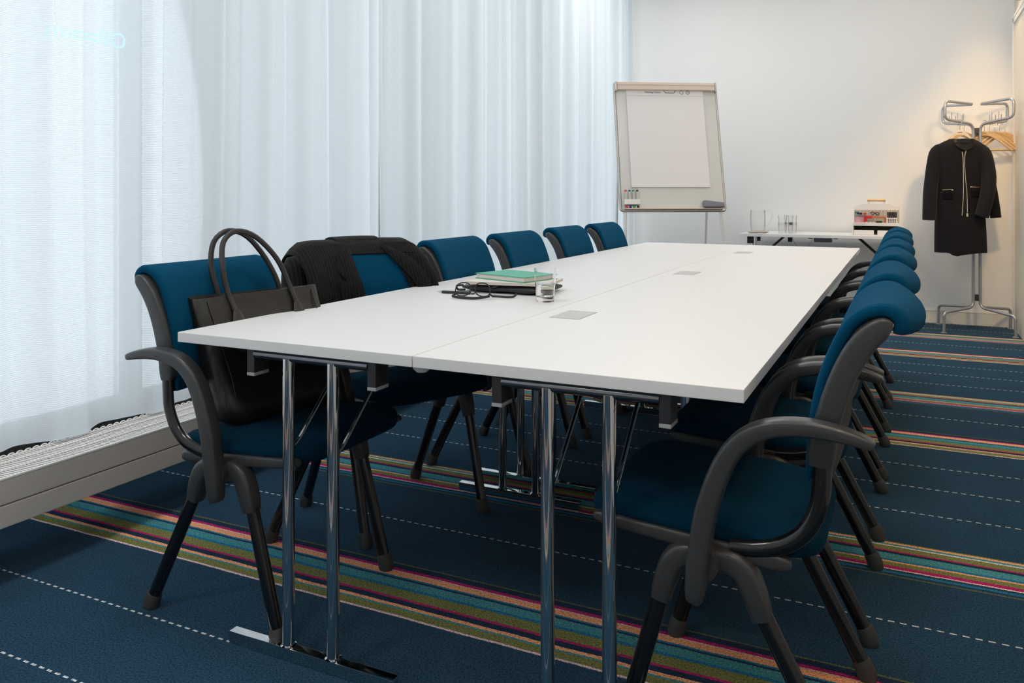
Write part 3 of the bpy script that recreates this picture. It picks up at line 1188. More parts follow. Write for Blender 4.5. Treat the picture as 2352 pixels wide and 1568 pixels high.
# cream notepad
t = thing('notepad', 'cream paper notepad between the black folio and the green book', 'notepad', (0, 0, 0))
bm = N(); quadprism(bm, rect(-1.252, 2.628, .300, .205, math.radians(8)), ZS + .0310, ZS + .0400, .001)
obj('pages', bm, M['cream_page'], t)
bm = N(); quadprism(bm, rect(-1.252, 2.628, .303, .208, math.radians(8)), ZS + .0400, ZS + .0412, .0003)
obj('cover', bm, M['page'], t)
# green book
t = thing('green_book', 'closed hardback notebook with a green cover on top of the pile', 'book', (0, 0, 0))
an = math.radians(-18)
cx, cy = -1.262, 2.655
bm = N(); quadprism(bm, rect(cx, cy, .234, .168, an), ZS + .0440, ZS + .0583, .0006)
obj('pages', bm, M['page'], t)
bm = N(); quadprism(bm, rect(cx, cy, .242, .174, an), ZS + .0583, ZS + .0608, .0009)
obj('front_cover', bm, M['green_cover'], t)
bm = N(); quadprism(bm, rect(cx, cy, .242, .174, an), ZS + .0414, ZS + .0440, .0009)
obj('back_cover', bm, M['green_cover'], t)
# glass of water
GX, GY = -1.048, 2.425
t = thing('drinking_glass', 'clear faceted tumbler half full of water beside the notebooks', 'glass', (GX, GY, ZS + .0005))
bm = N()
H = .107
rings = []
prof = [(.0285, 0.0), (.0290, .002), (.0295, .012), (.0318, .045), (.0350, .070), (.0362, H)]
for r, z in prof:
    rings.append([(r * math.cos(2 * PI * j / 40) * (1 + (.012 if j % 4 == 0 and z < .068 else 0)), r * math.sin(2 * PI * j / 40) * (1 + (.012 if j % 4 == 0 and z < .068 else 0)), z) for j in range(40)])
inn = [(.0346, H), (.0334, .070), (.0300, .045), (.0275, .018), (.020, .014)]
for r, z in inn:
    rings.append([(r * math.cos(2 * PI * j / 40), r * math.sin(2 * PI * j / 40), z) for j in range(40)])
loft(bm, rings)
obj('glass_body', bm, M['tumbler'], t, ang=25)
bm = N(); lathe(bm, [(0, .0145), (.0196, .0145), (.0272, .0182), (.0297, .045), (.0318, .058), (0, .058)], 40)
obj('water', bm, M['water'], t)
# pen
t = thing('ballpoint_pen', 'black and silver ballpoint pen lying behind the glasses on the table', 'pen', (-1.392, 2.466, ZS + .0058), math.radians(6))
bm = N()
def along(bm, prof, n=16):
    tube(bm, [(x, 0, 0) for x, r in prof], [r for x, r in prof], n)
along(bm, [(-.062, .0042), (-.058, .0052), (.045, .0052), (.047, .005)])
obj('barrel', bm, M['black_plastic'], t)
bm = N(); along(bm, [(-.082, .0008), (-.080, .0012), (-.070, .0035), (-.0625, .0044)])
obj('tip', bm, M['chrome'], t)
bm = N(); along(bm, [(.047, .0054), (.056, .0054), (.057, .0036), (.068, .003), (.0685, .001)])
obj('cap_ring', bm, M['chrome'], t)
# spectacles: front frame standing, temples folded out towards the viewer
t = thing('eyeglasses', 'black framed eyeglasses with folded temples on the white table', 'eyeglasses', (-1.292, 2.385, ZS), math.radians(14))
bm = N()


def rim(cx):
    pts = []
    for j in range(28):
        a = 2 * PI * j / 28
        x = math.copysign(abs(math.cos(a)) ** .78, math.cos(a)) * .0255
        z = math.copysign(abs(math.sin(a)) ** .85, math.sin(a)) * .0215
        x -= .003 * (z / .02) * math.copysign(1, cx)
        pts.append((cx + x, .004 * z / .02, .0300 + z))
    return pts


for s in (-1, 1):
    tube(bm, rim(s * .0335), .0016, 8, r2=.0020, closed=True, up=(0, 1, 0))
tube(bm, smooth_pts([(-.0105, 0, .022), (-.004, -.002, .017), (.004, -.002, .017), (.0105, 0, .022)], 3), .0022, 8)
for s in (-1, 1):
    tube(bm, [(s * .056, 0, .016), (s * .064, .001, .011), (s * .067, -.004, .0095)], .0032, 8)
obj('frame_front', bm, M['black_plastic'], t)
for s in (-1, 1):
    bm = N()
    pts = [p for p in rim(s * .0335)]
    a = [bm.verts.new((p[0], -.0006, p[2])) for p in pts]
    b = [bm.verts.new((p[0], .0006, p[2])) for p in pts]
    bm.faces.new(a); bm.faces.new(b[::-1])
    for j in range(len(a)):
        bm.faces.new((a[j], b[j], b[(j + 1) % len(a)], a[(j + 1) % len(a)]))
    obj('lens', bm, M['lens'], t)
bm = N(); tube(bm, smooth_pts([(-.067, -.002, .009), (-.066, -.012, .0075), (-.045, -.022, .006), (-.015, -.030, .0055), (.010, -.033, .0055), (.030, -.029, .0065), (.052, -.020, .0095), (.062, -.016, .011)], 4),
               .0022, 8, r2=[.0035 + .0014 * math.sin(i / 28 * PI) for i in range(29)], up=(0, 1, 0))
obj('temple', bm, M['black_plastic'], t)
bm = N(); tube(bm, smooth_pts([(.067, -.002, .0095), (.078, .008, .008), (.096, .018, .006), (.116, .022, .005), (.132, .030, .006), (.140, .042, .014)], 4),
               .0022, 8, r2=.0038, up=(0, 1, 0))
obj('temple', bm, M['black_plastic'], t)

# ================================================================ BAG
t = thing('leather_tote_bag', 'black crocodile-embossed leather tote bag standing on the nearest window-side chair', 'bag', (-1.600, 1.800, .4845), math.radians(-12))
LEAN = 0.33                                    # x shift per metre of height, towards the backrest
BH = .325
prof = [(0.0, .180, .060), (.012, .192, .070), (.06, .196, .068), (.15, .200, .054), (.24, .207, .036), (.30, .210, .026), (BH, .211, .022)]
rings = []
rng = random.Random(5)
for z, hw, hd in prof:
    ring = []
    for j in range(48):
        a = 2 * PI * j / 48
        cy_, sx_ = math.copysign(abs(math.cos(a)) ** .28, math.cos(a)), math.copysign(abs(math.sin(a)) ** .6, math.sin(a))
        wob = .004 * math.sin(3 * a + z * 30) * (1 if z < .3 else .4)
        top = 0
        sag = .003 * math.sin(2 * a) if z > .31 else 0
        ring.append((sx_ * (hd + wob) - LEAN * z, cy_ * hw, z + top * .8 + sag))
    rings.append(ring)
n0 = len(rings)
for z, hw, hd in [(BH, .207, .018), (.24, .200, .030), (.10, .190, .045), (.03, .180, .045)]:
    ring = []
    for j in range(48):
        a = 2 * PI * j / 48
        cy_, sx_ = math.copysign(abs(math.cos(a)) ** .28, math.cos(a)), math.copysign(abs(math.sin(a)) ** .6, math.sin(a))
        top = 0
        sag = .003 * math.sin(2 * a) if z > .31 else 0
        ring.append((sx_ * hd - LEAN * z, cy_ * hw, z + top * .8 + sag))
    rings.append(ring)
bm = N(); loft(bm, rings)
obj('bag_body', bm, M['leather'], t, ang=60)
M['tan'] = mat('tan_leather_lining', (.42, .13, .07), .6, bump=(200, .2, .0005))
bm = N()
rr = []
for z, hw, hd in ((.20, .196, .0295), (.300, .204, .0140), (.3120, .206, .0130), (.3120, .203, .010), (.20, .19, .022)):
    rr.append([(math.copysign(abs(math.sin(2 * PI * j / 48)) ** .6, math.sin(2 * PI * j / 48)) * hd - LEAN * z,
                math.copysign(abs(math.cos(2 * PI * j / 48)) ** .28, math.cos(2 * PI * j / 48)) * hw,
                z + (.003 * math.sin(2 * 2 * PI * j / 48) if z > .29 else 0) + .001) for j in range(48)])
loft(bm, rr)
obj('lining', bm, M['tan'], t, ang=60)
for s, lx in ((1, .0), (-1, -.0)):
    bm = N()
    def hp(y, z, k=1.0):
        d = interp([(0, .07), (.15, .060), (.24, .044), (.30, .033), (.33, .026), (.40, .022), (.5, .010)], z)[0]
        return ((d if s > 0 else -d) - LEAN * z + (.010 if s > 0 else -.010) * max(0, min(1, (z - .33) / .1)), y, z)
    pts = smooth_pts([hp(-.098, .215, 1.15), hp(-.100, .27, 1.1), hp(-.108, .33), hp(-.112, .40, .9), hp(-.092, .470, .6), hp(-.040, .500, .4), hp(.020, .480, .4), hp(.072, .415, .7), hp(.098, .34), hp(.106, .27, 1.1), hp(.106, .215, 1.15)], 4)
    tube(bm, pts, .0078, 12)
    hd_ = obj('handle', bm, M['handle_leather'], t)
    for yy in (-.098, .106):
        bm = N()
        tube(bm, [hp(yy, .175, 1.10), hp(yy, .185, 1.2), hp(yy, .215, 1.2), hp(yy, .25, 1.12), hp(yy, .285, 1.08)], [.013, .030, .033, .023, .010], 16, r2=[.004, .006, .007, .008, .008], up=(0, 1, 0))
        obj('handle_tab', bm, M['handle_leather'], hd_)
for yy in (-.165, .170):
    bm = N()
    tube(bm, [(.047 - LEAN * .02 + .018, yy * .98, .012), (.060 - LEAN * .12, yy, .12), (.038 - LEAN * .24 + .001, yy * 1.03, .24), (.024 - LEAN * .315, yy * 1.05, .315)], .0022, 6)
    obj('piping', bm, M['handle_leather'], t)

# ================================================================ SUIT JACKET on chair 2 (local frame of that chair)
jr = math.radians(-25.6)
t = thing('suit_jacket', 'dark pinstripe suit jacket hung over the back of the turned chair', 'jacket', (-1.600, 2.377, 0), jr)
# profile over the backrest: from rear hem over the top to the front hem (x, z)
over_back = [(-.260, .50), (-.262, .62), (-.268, .74), (-.290, .82), (-.338, .850), (-.360, .876)]
over_top = [(-.354, .902), (-.318, .920), (-.268, .922), (-.222, .908)]
over_front = [(-.184, .872), (-.154, .825), (-.128, .77), (-.114, .69), (-.110, .60), (-.108, .50)]


def sheet(name, stations, parent, thick=.006, m='suit', ang=70):
    """stations: list of polylines (same length) across y"""
    bm = N()
    n = len(stations[0])
    V = [[bm.verts.new(p) for p in st] for st in stations]
    for a, b in zip(V, V[1:]):
        for j in range(n - 1):
            bm.faces.new((a[j], a[j + 1], b[j + 1], b[j]))
    bmesh.ops.recalc_face_normals(bm, faces=bm.faces)
    bmesh.ops.solidify(bm, geom=list(bm.faces), thickness=thick)
    return obj(name, bm, M[m], parent, ang=ang)


def drape(y, prof, bow=True, drop=0.0, push=0.0):
    u = max(-1, min(1, y / .27))
    out = []
    for (x, z) in prof:
        s = max(0, min(1, (z - .55) / .35))
        b_ = .040 * (1 - u * u) * (0.35 + .65 * s) if bow else 0
        rip = .004 * math.sin(40 * y + 6 * z)
        out.append((x - b_ + push + rip, y, z - drop * s * s + 0))
    return out


full = smooth_pts(over_back + over_top + over_front[:1], 2)
st = []
for y in [-.258, -.250, -.235, -.21, -.16, -.10, -.04, .02, .08, .14, .20, .235, .248, .256]:
    e = max(0, abs(y) - .19) / .068
    st.append(drape(y, full, True, .045 * e * e, .008))
body = sheet('back_panel', st, t)
# left front (towards the near side): wide, with sleeve bulk at the edge
ff = smooth_pts([over_top[-1]] + over_front, 2)
st = []
for k, y0 in enumerate([-.258, -.246, -.22, -.18, -.13, -.085, -.060]):
    row = []
    dr = drape(y0, ff, True, .045 * (max(0, abs(y0) - .19) / .068) ** 2, .010)
    L = len(dr)
    for i, (x, y, z) in enumerate(dr):
        w = i / (L - 1)
        row.append((x + .012 * math.sin(w * PI) * (k < 3), y + .028 * w * (k / 6), z))
    st.append(row)
sheet('front_panel', st, t)
st = []
for k, y0 in enumerate([.085, .105, .140, .180, .215, .242, .254]):
    dr = drape(y0, ff, True, .045 * (max(0, abs(y0) - .19) / .068) ** 2, .010)
    L = len(dr)
    st.append([(x, y + (.105 * (1 - k / 6) + .02) * (i / (L - 1)), z) for i, (x, y, z) in enumerate(dr)])
sheet('front_panel', st, t)
# sleeves hang down outside the panels
for s in (-1, 1):
    bm = N()
    P = [(-.255, s * .232, .855), (-.250, s * .252, .820), (-.235, s * .260, .76), (-.215, s * .262, .68), (-.195, s * .260, .58), (-.180, s * .256, .50)]
    P = smooth_pts(P, 3)
    tube(bm, P, [.030] + [.042] * (len(P) - 1), 16, r2=[.040] + [.060] * (len(P) - 1), up=(0, 1, 0))
    obj('sleeve', bm, M['suit'], t, ang=60)
# lapels + collar: thin folded cloth lying on the fronts
def flat(name, pts, z_thick=.005):
    bm = N()
    a = [bm.verts.new(p) for p in pts]
    bm.faces.new(a)
    bmesh.ops.triangulate(bm, faces=list(bm.faces))
    bmesh.ops.subdivide_edges(bm, edges=list(bm.edges), cuts=2, use_grid_fill=True)
    bmesh.ops.recalc_face_normals(bm, faces=bm.faces)
    bmesh.ops.solidify(bm, geom=list(bm.faces), thickness=z_thick)
    return obj(name, bm, M['suit'], t, ang=60)


def frontx(y, z, off=.016):
    tab = sorted([(zz, xx) for xx, zz in over_front + over_top[-1:]])
    x = interp(tab, z)[0]
    u = max(-1, min(1, y / .27))
    s = max(0, min(1, (z - .55) / .35))
    return x - .040 * (1 - u * u) * (0.35 + .65 * s) + off


def surf(name, pa, pb, n=10, off=.018, m='suit'):
    """strip between two (y,z) polylines laid on the front surface"""
    A, B = smooth_pts(pa, 3), smooth_pts(pb, 3)
    st = []
    for k in range(5):
        f = k / 4
        st.append([(frontx(a[0] + (b[0] - a[0]) * f, a[1] + (b[1] - a[1]) * f, off + .006 * math.sin(f * PI)), a[0] + (b[0] - a[0]) * f, a[1] + (b[1] - a[1]) * f) for a, b in zip(A, B)])
    return sheet(name, st, t, .004, m)


surf('lapel', [(-.050, .895), (-.058, .85), (-.050, .80), (-.030, .70), (-.010, .58)], [(-.075, .895), (-.110, .870), (-.128, .832), (-.118, .80), (-.095, .79)])
surf('lapel', [(-.052, .79), (-.045, .72), (-.038, .66), (-.026, .60), (-.012, .54)], [(-.140, .785), (-.130, .72), (-.112, .66), (-.085, .60), (-.050, .54)])
surf('lapel', [(.075, .895), (.105, .85), (.150, .79), (.185, .72), (.215, .62)], [(.110, .895), (.170, .858), (.205, .815), (.235, .74), (.250, .64)])
# collar roll over the top of the backrest
st = []
for y in (-.080, -.066, -.03, .02, .06, .085, .098):
    k = 1 - abs((y - .01) / .10) ** 3
    pr = [(-.372, .905), (-.364, .905), (-.335, .924 + .003 * k), (-.285, .930 + .003 * k), (-.248, .921), (-.222, .900), (-.205, .880), (-.192, .862)]
    st.append([(x - .030 * (1 - (y / .27) ** 2), y, z) for x, z in smooth_pts(pr, 2)])
sheet('collar', st, t, .006)

# ================================================================ FLIPCHART
cr, sr = math.cos(math.radians(25.7)), math.sin(math.radians(25.7))


def cw(l, d):
    return (l * cr - d * sr, l * sr + d * cr)


fx, fy = cw(1.206, 6.10)
t = thing('flipchart_easel', 'beige-framed whiteboard flipchart easel standing beside the curtain', 'flipchart', (fx, fy, 0), math.radians(31.5))
tilt = math.radians(-13.2)
BM = Matrix.Translation((0, 0, .962)) @ Matrix.Rotation(tilt, 4, 'X')      # board frame: x right, z up the board, -y to the viewer


def bobj(name, bm, m, par, ang=38):
    bmesh.ops.transform(bm, matrix=BM, verts=bm.verts)
    return obj(name, bm, m, par, ang=ang)


BW, BHH = .802, 1.005
bm = N(); box(bm, (0, 0, BHH / 2), (BW - .02, .012, BHH - .02)); board = bobj('board', bm, M['board'], t)
bm = N()
pts = fil([(-BW / 2, 0, .06), (-BW / 2, 0, 0), (BW / 2, 0, 0), (BW / 2, 0, BHH), (-BW / 2, 0, BHH), (-BW / 2, 0, .06)], .022)
tube(bm, pts[:-1], .010, 10, closed=True, up=(0, 1, 0)); bobj('board_frame', bm, M['alu'], t)
bm = N(); box(bm, (0, -.016, .012), (BW - .05, .030, .012), .003); bobj('pen_tray', bm, M['beige'], t)
bm = N(); box(bm, (0, -.020, BHH - .032), (BW - .035, .034, .062), .004)
box(bm, (0, -.036, BHH - .022), (BW - .035, .006, .004))
cl = bobj('paper_clamp', bm, M['beige'], t)
for s in (-1, 1):
    bm = N(); box(bm, (s * (BW / 2 - .009), -.018, BHH - .036), (.016, .040, .076), .005); bobj('clamp_end', bm, M['alu'], cl)
bm = N()
PW, PT, PB = .605, BHH - .055, .178
box(bm, (-.010, -.012, (PT + PB) / 2), (PW, .010, PT - PB), .001)
pad = bobj('paper_pad', bm, M['paper'], t)
bm = N(); box(bm, (-.010, -.0175, PT - .050), (PW, .001, .0018)); bobj('perforation', bm, M['lid'], pad)


def text(name, s, size, loc, mx, par, m, ext=.0004, align='LEFT'):
    cu = bpy.data.curves.new(name, 'FONT')
    cu.body = s
    cu.size = size
    cu.extrude = ext
    cu.align_x = align
    cu.materials.append(m)
    tmp = bpy.data.objects.new(name, cu)
    C.objects.link(tmp)
    me = bpy.data.meshes.new_from_object(tmp.evaluated_get(bpy.context.evaluated_depsgraph_get()))
    bpy.data.objects.remove(tmp)
    if not me.materials:
        me.materials.append(m)
    o = bpy.data.objects.new(name, me)
    C.objects.link(o)
    o.parent = par
    o.matrix_local = mx @ Matrix.Translation(loc) @ Matrix.Rotation(PI / 2, 4, 'X')
    return o


text('printed_title', 'Meeting Charts', .0195, (-.166, -.0178, PT - .028), BM, pad, M['ink'])
bm = N()
for a, b in (((-.016, -.008), (-.004, -.026)), ((-.004, -.026), (.062, -.026)), ((.062, -.026), (.074, -.010))):
    tube(bm, [(a[0], -.0178, PT + a[1]), (b[0], -.0178, PT + b[1])], .0022, 6)
for cx_ in (.122, .172):
    tube(bm, [(cx_ + .014 * math.cos(q * 2 * PI / 20), -.0178, PT - .022 + .014 * math.sin(q * 2 * PI / 20)) for q in range(20)], .0015, 6, closed=True)
tube(bm, [(.167, -.0178, PT - .018), (.173, -.0178, PT - .024), (.179, -.0178, PT - .020)], .0012, 6)
bobj('printed_symbols', bm, M['ink'], pad)
# legs of the easel: two in front, one behind
for s in (-1, 1):
    a = BM @ Vector((s * .36, .012, .5))
    b = BM @ Vector((s * .365, .010, .0))
    bm = N(); tube(bm, [a, b, (s * .395 * 1.02 - .0, b.y - .16, 0.012)], .0125, 14)
    lg = obj('leg', bm, M['white_leg'], t)
    bm = N(); lathe(bm, [(0, 0), (.018, 0), (.016, .02), (0, .02)], 14, (s * .403, b.y - .16, 0)); obj('foot_cap', bm, M['foot'], lg)
for s in (-1, 1):
    a = BM @ Vector((s * .36, .014, .85))
    bm = N(); tube(bm, [a, (s * .36, a.y + .20, .012)], .010, 14); lg = obj('leg', bm, M['white_leg'], t)
    bm = N(); lathe(bm, [(0, 0), (.018, 0), (.016, .02), (0, .02)], 14, (s * .36, a.y + .20, 0)); obj('foot_cap', bm, M['foot'], lg)

RZ = Matrix.Translation((fx, fy, 0)) @ Matrix.Rotation(math.radians(31.5), 4, 'Z') @ BM


def onboard(name, label, cat, x, z, group=None):
    o = bpy.data.objects.new(name, None)
    C.objects.link(o)
    o.matrix_world = RZ @ Matrix.Translation((x, 0, z))
    return tag(o, label, cat, group)


h = onboard('marker_holder', 'small white magnetic marker holder at the lower left of the flipchart', 'marker holder', -.318, .055)
bm = N(); box(bm, (0, -.024, .006), (.122, .030, .040), .004); box(bm, (0, -.0155, -.030), (.100, .018, .010), .002)
obj('holder_body', bm, M['white'], h)
for k, (cn, mc) in enumerate((('red', 'red'), ('blue', 'blue'), ('green', 'green'), ('black', 'black'))):
    p = onboard('marker_pen', '%s whiteboard marker upright in the flipchart holder' % cn, 'marker', -.318 - .044 + .0293 * k, .034, 'whiteboard markers in the holder')
    bm = N(); lathe(bm, [(.0085, .046), (.0088, .050), (.0088, .106), (.0080, .110), (0, .110)], 14, (0, -.024, 0)); obj('barrel', bm, M['clearish'], p)
    bm = N(); lathe(bm, [(0, -.018), (.0085, -.018), (.0092, -.012), (.0092, .0005)], 14, (0, -.024, 0)); obj('cap', bm, M[mc], p)
    bm = N(); lathe(bm, [(.0089, .107), (.0089, .115), (.006, .120), (0, .120)], 14, (0, -.024, 0)); obj('end_plug', bm, M[mc], p)
e = onboard('board_eraser', 'grey whiteboard eraser on the lower right corner of the flipchart', 'eraser', .300, .020)
bm = N(); prism(bm, smooth_pts([(-.078, 0), (-.078, .048), (-.02, .044), (.04, .036), (.078, .034)], 3) + [(.078, 0)], (0, -.034, 0), (1, 0, 0), (0, 0, 1), .034, .004)
obj('grip', bm, M['grey_eraser'], e)
bm = N(); box(bm, (0, -.012, .020), (.150, .010, .036), .002); obj('felt_pad', bm, M['lid'], e)

# ================================================================ SIDE TABLE by the far wall
SX0, SX1, SY0, SY1, SZ = -1.275, -.020, 7.14, 7.70, .750
t = thing('side_table', 'white laminate side table against the far wall carrying glassware and the organiser', 'table', ((SX0 + SX1) / 2, (SY0 + SY1) / 2, 0))
ox, oy = t.location.x, t.location.y
bm = N(); box(bm, (0, 0, SZ - .0125), (SX1 - SX0, SY1 - SY0, .025), .002); obj('tabletop', bm, M['laminate'], t)
for s in (-1, 1):
    X = s * (SX1 - SX0) / 2 - s * .075
    for yy in (-.07, .07):
        bm = N(); tube(bm, [(X, yy, .03), (X, yy, .715)], .0135, 16); lg = obj('leg', bm, M['chrome'], t)
        bm = N(); tube(bm, [(X - s * .012, yy, .50), (X - s * .03, yy, .51), (X - s * .25, yy, .715)], .006, 8); obj('brace', bm, M['black_plastic'], lg)
    bm = N(); box(bm, (X, 0, .0155), (.026, .44, .030), .002); obj('foot_bar', bm, M['chrome'], t)
    for yy in (-.19, .19):
        bm = N(); box(bm, (X, yy, .692), (.05, .03, .060), .002); obj('fold_block', bm, M['black_plastic'], t)
bm = N(); box(bm, (.02, -.02, .700), (.14, .10, .045), .004)
for xx in (-.08, .12):
    box(bm, (xx, -.02, .715), (.035, .05, .02), .002)
obj('cable_box', bm, M['grey_eraser'], t)
bm = N(); box(bm, (-.235, -.12, .702), (.035, .03, .045), .002); obj('cable_clip', bm, M['black_plastic'], t)
bm = N(); tube(bm, smooth_pts([(-.21, -.12, .70), (-.19, -.11, .655), (-.13, -.09, .62), (-.09, -.08, .65), (-.06, -.05, .70)], 5), .002, 6); obj('cable', bm, M['grey_cap'], t)

TZ = SZ
# tray, jug, tumblers
bm = N(); lathe(bm, [(0, 0), (.065, 0), (.090, .010), (.094, .016), (.088, .014), (.062, .006), (0, .006)], 36)
tag(obj('saucer', bm, M['wood_pale'], None, (-1.150, 7.30, TZ)), 'pale round saucer under the glass jug on the side table', 'saucer')
t = thing('glass_jug', 'clear ribbed glass water jug with handle standing on the saucer', 'jug', (-1.150, 7.30, TZ + .0065))


def ribbed(bm, prof_o, prof_i, n=64, amp=.0016, ribs=16):
    rings = []
    for r, z in prof_o:
        rings.append([((r + amp * math.cos(ribs * 2 * PI * j / n)) * math.cos(2 * PI * j / n), (r + amp * math.cos(ribs * 2 * PI * j / n)) * math.sin(2 * PI * j / n), z) for j in range(n)])
    for r, z in prof_i:
        rings.append([(r * math.cos(2 * PI * j / n), r * math.sin(2 * PI * j / n), z) for j in range(n)])
    loft(bm, rings)


bm = N(); ribbed(bm, [(.050, 0), (.056, .006), (.062, .06), (.064, .13), (.060, .175), (.064, .190)], [(.0615, .190), (.0575, .175), (.0612, .13), (.059, .06), (.052, .010), (.03, .008)])
obj('jug_body', bm, M['thin_glass'], t, ang=50)
bm = N(); tube(bm, smooth_pts([(.062, 0, .165), (.085, 0, .185), (.115, 0, .180), (.120, 0, .140), (.100, 0, .08), (.063, 0, .05)], 4), .005, 10)
obj('jug_handle', bm, M['thin_glass'], t)
k = 0
proto_g = None
pos = [(-.945, 7.30), (-.868, 7.33), (-.905, 7.395)]
where = ('left', 'right', 'back')
for lvl in (0, 1):
    for q, (x, y) in enumerate(pos):
        lab = '%s ribbed tumbler of the %s layer in the stack on the side table' % (where[q], 'lower' if lvl == 0 else 'upper')
        if proto_g is None:
            proto_g = thing('stacked_tumbler', lab, 'glass', (x, y, TZ + .0005), 0, 'stacked tumblers on the side table')
            bm = N(); ribbed(bm, [(.028, 0), (.030, .004), (.033, .05), (.0365, .092)], [(.0345, .092), (.031, .05), (.0275, .012), (.012, .010)], 48, .0012, 12)
            obj('glass_body', bm, M['thin_glass'], proto_g, ang=50)
        else:
            dup(proto_g, (x, y, TZ + .0005 + lvl * .0625), 0, lab)

# organiser: open desk toolbox
OX, OY = -.214, 7.30
t = thing('desk_organiser', 'white open desk organiser with wooden carrying handle on the side table', 'organiser', (OX, OY, TZ + .0005))
W = .345
bm = N()
for s in (-1, 1):
    box(bm, (s * (W / 2 - .004), 0, .040), (.008, .20, .080), .002)
box(bm, (0, .098, .12), (W, .006, .24), .002)
box(bm, (0, 0, .082), (W, .20, .006), .001)
box(bm, (0, -.098, .0915), (W, .006, .026), .001)
box(bm, (0, 0, .003), (W, .20, .006), .001)
# top arch holding the handle
prism(bm, [(-W / 2, .205), (W / 2, .205), (W / 2 - .012, .235), (.10, .258), (-.10, .258), (-W / 2 + .012, .235)], (0, .098, 0), (1, 0, 0), (0, 0, 1), .008, .002)
for s in (-1, 1):
    box(bm, (.0 + s * .058, .098, .268), (.016, .008, .03), .002)
obj('case', bm, M['white'], t)
bm = N(); box(bm, (0, .092, .148), (W - .01, .006, .112), .001); pb = obj('peg_panel', bm, M['taupe'], t)
bm = N()
for r in range(3):
    for c_ in range(12):
        box(bm, (-W / 2 + .025 + c_ * .0265, .088, .194 - r * .0155), (.015, .002, .0065), .0008)
obj('slot', bm, M['wood_pale'], pb)
bm = N(); tube(bm, [(-.070, .098, .284), (.070, .098, .284)], .0105, 18)
hd = obj('carry_handle', bm, M['wood_light'], t)
bm = N(); box(bm, (0, .088, .045), (W - .02, .004, .066)); obj('slot_lining', bm, M['dark_slot'], t)
for s, w in ((-1, .150), (1, .150)):
    bm = N(); box(bm, (s * .088, -.090, .025), (w, .010, .036), .002); obj('drawer', bm, M['white'], t)
text('lettering', 'MEETING', .022, (-.155, -.1016, .0835), Matrix.Identity(4), t, mat('pale_grey_print', (.55, .54, .52), .6))


def on(name, label, cat, x, y, z, rz=0, group=None):
    return thing(name, label, cat, (OX + x, OY + y, TZ + .0005 + z), rz, group)


FL = .0855
# marker pens lying in the top left
for k, (cn, x, z) in enumerate((('green', -.150, .186), ('blue', -.133, .180), ('black', -.114, .176), ('red', -.084, .176))):
    p = on('marker_pen', '%s capped marker pen clipped at the upper left of the desk organiser' % cn, 'marker', x, 0.0, z, 0, 'marker pens in the desk organiser')
    bm = N(); tube(bm, [(0, .085, 0), (0, .02, 0)], .0075, 12); obj('barrel', bm, M['clearish'], p)
    bm = N(); tube(bm, [(0, .022, 0), (0, -.018, -.001), (0, -.020, -.001)], [.0095, .0095, .006], 12); obj('cap', bm, M[cn], p)
s_ = on('scissors', 'black handled scissors hanging on the peg panel of the organiser', 'scissors', -.010, .078, .176)
bm = N()
for s in (-1, 1):
    tube(bm, [(s * .017 + .015 * math.cos(q * 2 * PI / 18), -.004, .010 * math.sin(q * 2 * PI / 18) - .002 * s) for q in range(18)], .003, 8, closed=True)
obj('grip', bm, M['black'], s_)
bm = N(); prism(bm, [(-.006, -.008), (.006, -.008), (.002, -.06), (-.001, -.06)], (0, .001, 0), (1, 0, 0), (0, 0, 1), .002); obj('blades', bm, M['chrome'], s_)
s_ = on('stapler', 'red stapler lying along the middle of the desk organiser', 'stapler', -.015, .030, FL)
bm = N(); box(bm, (-.045, 0, .060), (.060, .030, .022), .004); box(bm, (-.065, 0, .042), (.022, .026, .030), .004); box(bm, (-.065, 0, .014), (.024, .030, .028), .002); obj('arm', bm, M['red'], s_)
bm = N(); box(bm, (.035, 0, .060), (.100, .026, .016), .003); box(bm, (.082, 0, .028), (.016, .022, .056), .003); obj('base', bm, M['copper'], s_)
s_ = on('tape_dispenser', 'small black and clear tape dispenser in the organiser', 'tape dispenser', .022, -.055, FL)
bm = N(); prism(bm, [(-.024, .014), (.026, .014), (.024, .032), (-.018, .032)], (0, 0, 0), (1, 0, 0), (0, 0, 1), .022, .002); obj('holder', bm, M['black'], s_)
bm = N(); box(bm, (0, 0, .0075), (.046, .02, .014), .003); obj('roll', bm, M['clearish'], s_)
s_ = on('adhesive_note_block', 'stack of pink and lime adhesive notes at the left of the organiser', 'sticky notes', -.125, -.050, FL)
bm = N(); box(bm, (0, 0, .0035), (.074, .074, .007), .0005); obj('lime_notes', bm, M['lime'], s_)
bm = N(); box(bm, (0, 0, .0115), (.074, .074, .009), .0005); obj('cream_notes', bm, M['cream_page'], s_)
bm = N(); box(bm, (0, 0, .0185), (.074, .074, .005), .0005); obj('pink_notes', bm, M['pink'], s_)
bm = N(); box(bm, (-.118, .060, FL + .030), (.086, .030, .060), .003)
o = obj('pink_card_box', bm, M['rose'], None, (OX, OY, TZ + .0005)); tag(o, 'pale pink box of cards behind the adhesive notes in the organiser', 'card box')
for k in range(3):
    bm = N(); lathe(bm, [(0, 0), (.011, 0), (.011, .024), (0, .024)], 18)
    o = obj('clip_pot', bm, M['clearish'], None, (OX - .070 + .028 * k, OY - .040, TZ + .0005 + FL))
    tag(o, '%s of the three small clear clip pots in the middle of the organiser' % ('leftmost', 'middle', 'rightmost')[k], 'pot', 'clear clip pots in the organiser')
c_ = on('pen_cup', 'white square pen cup with rows of black dots in the organiser', 'pen cup', .119, -.050, FL)
bm = N()
for s in (-1, 1):
    box(bm, (s * .0375, 0, .030), (.004, .070, .060), .001)
    box(bm, (0, s * .033, .030), (.075, .004, .060), .001)
box(bm, (0, 0, .002), (.075, .066, .004))
obj('cup', bm, M['white'], c_)
bm = N()
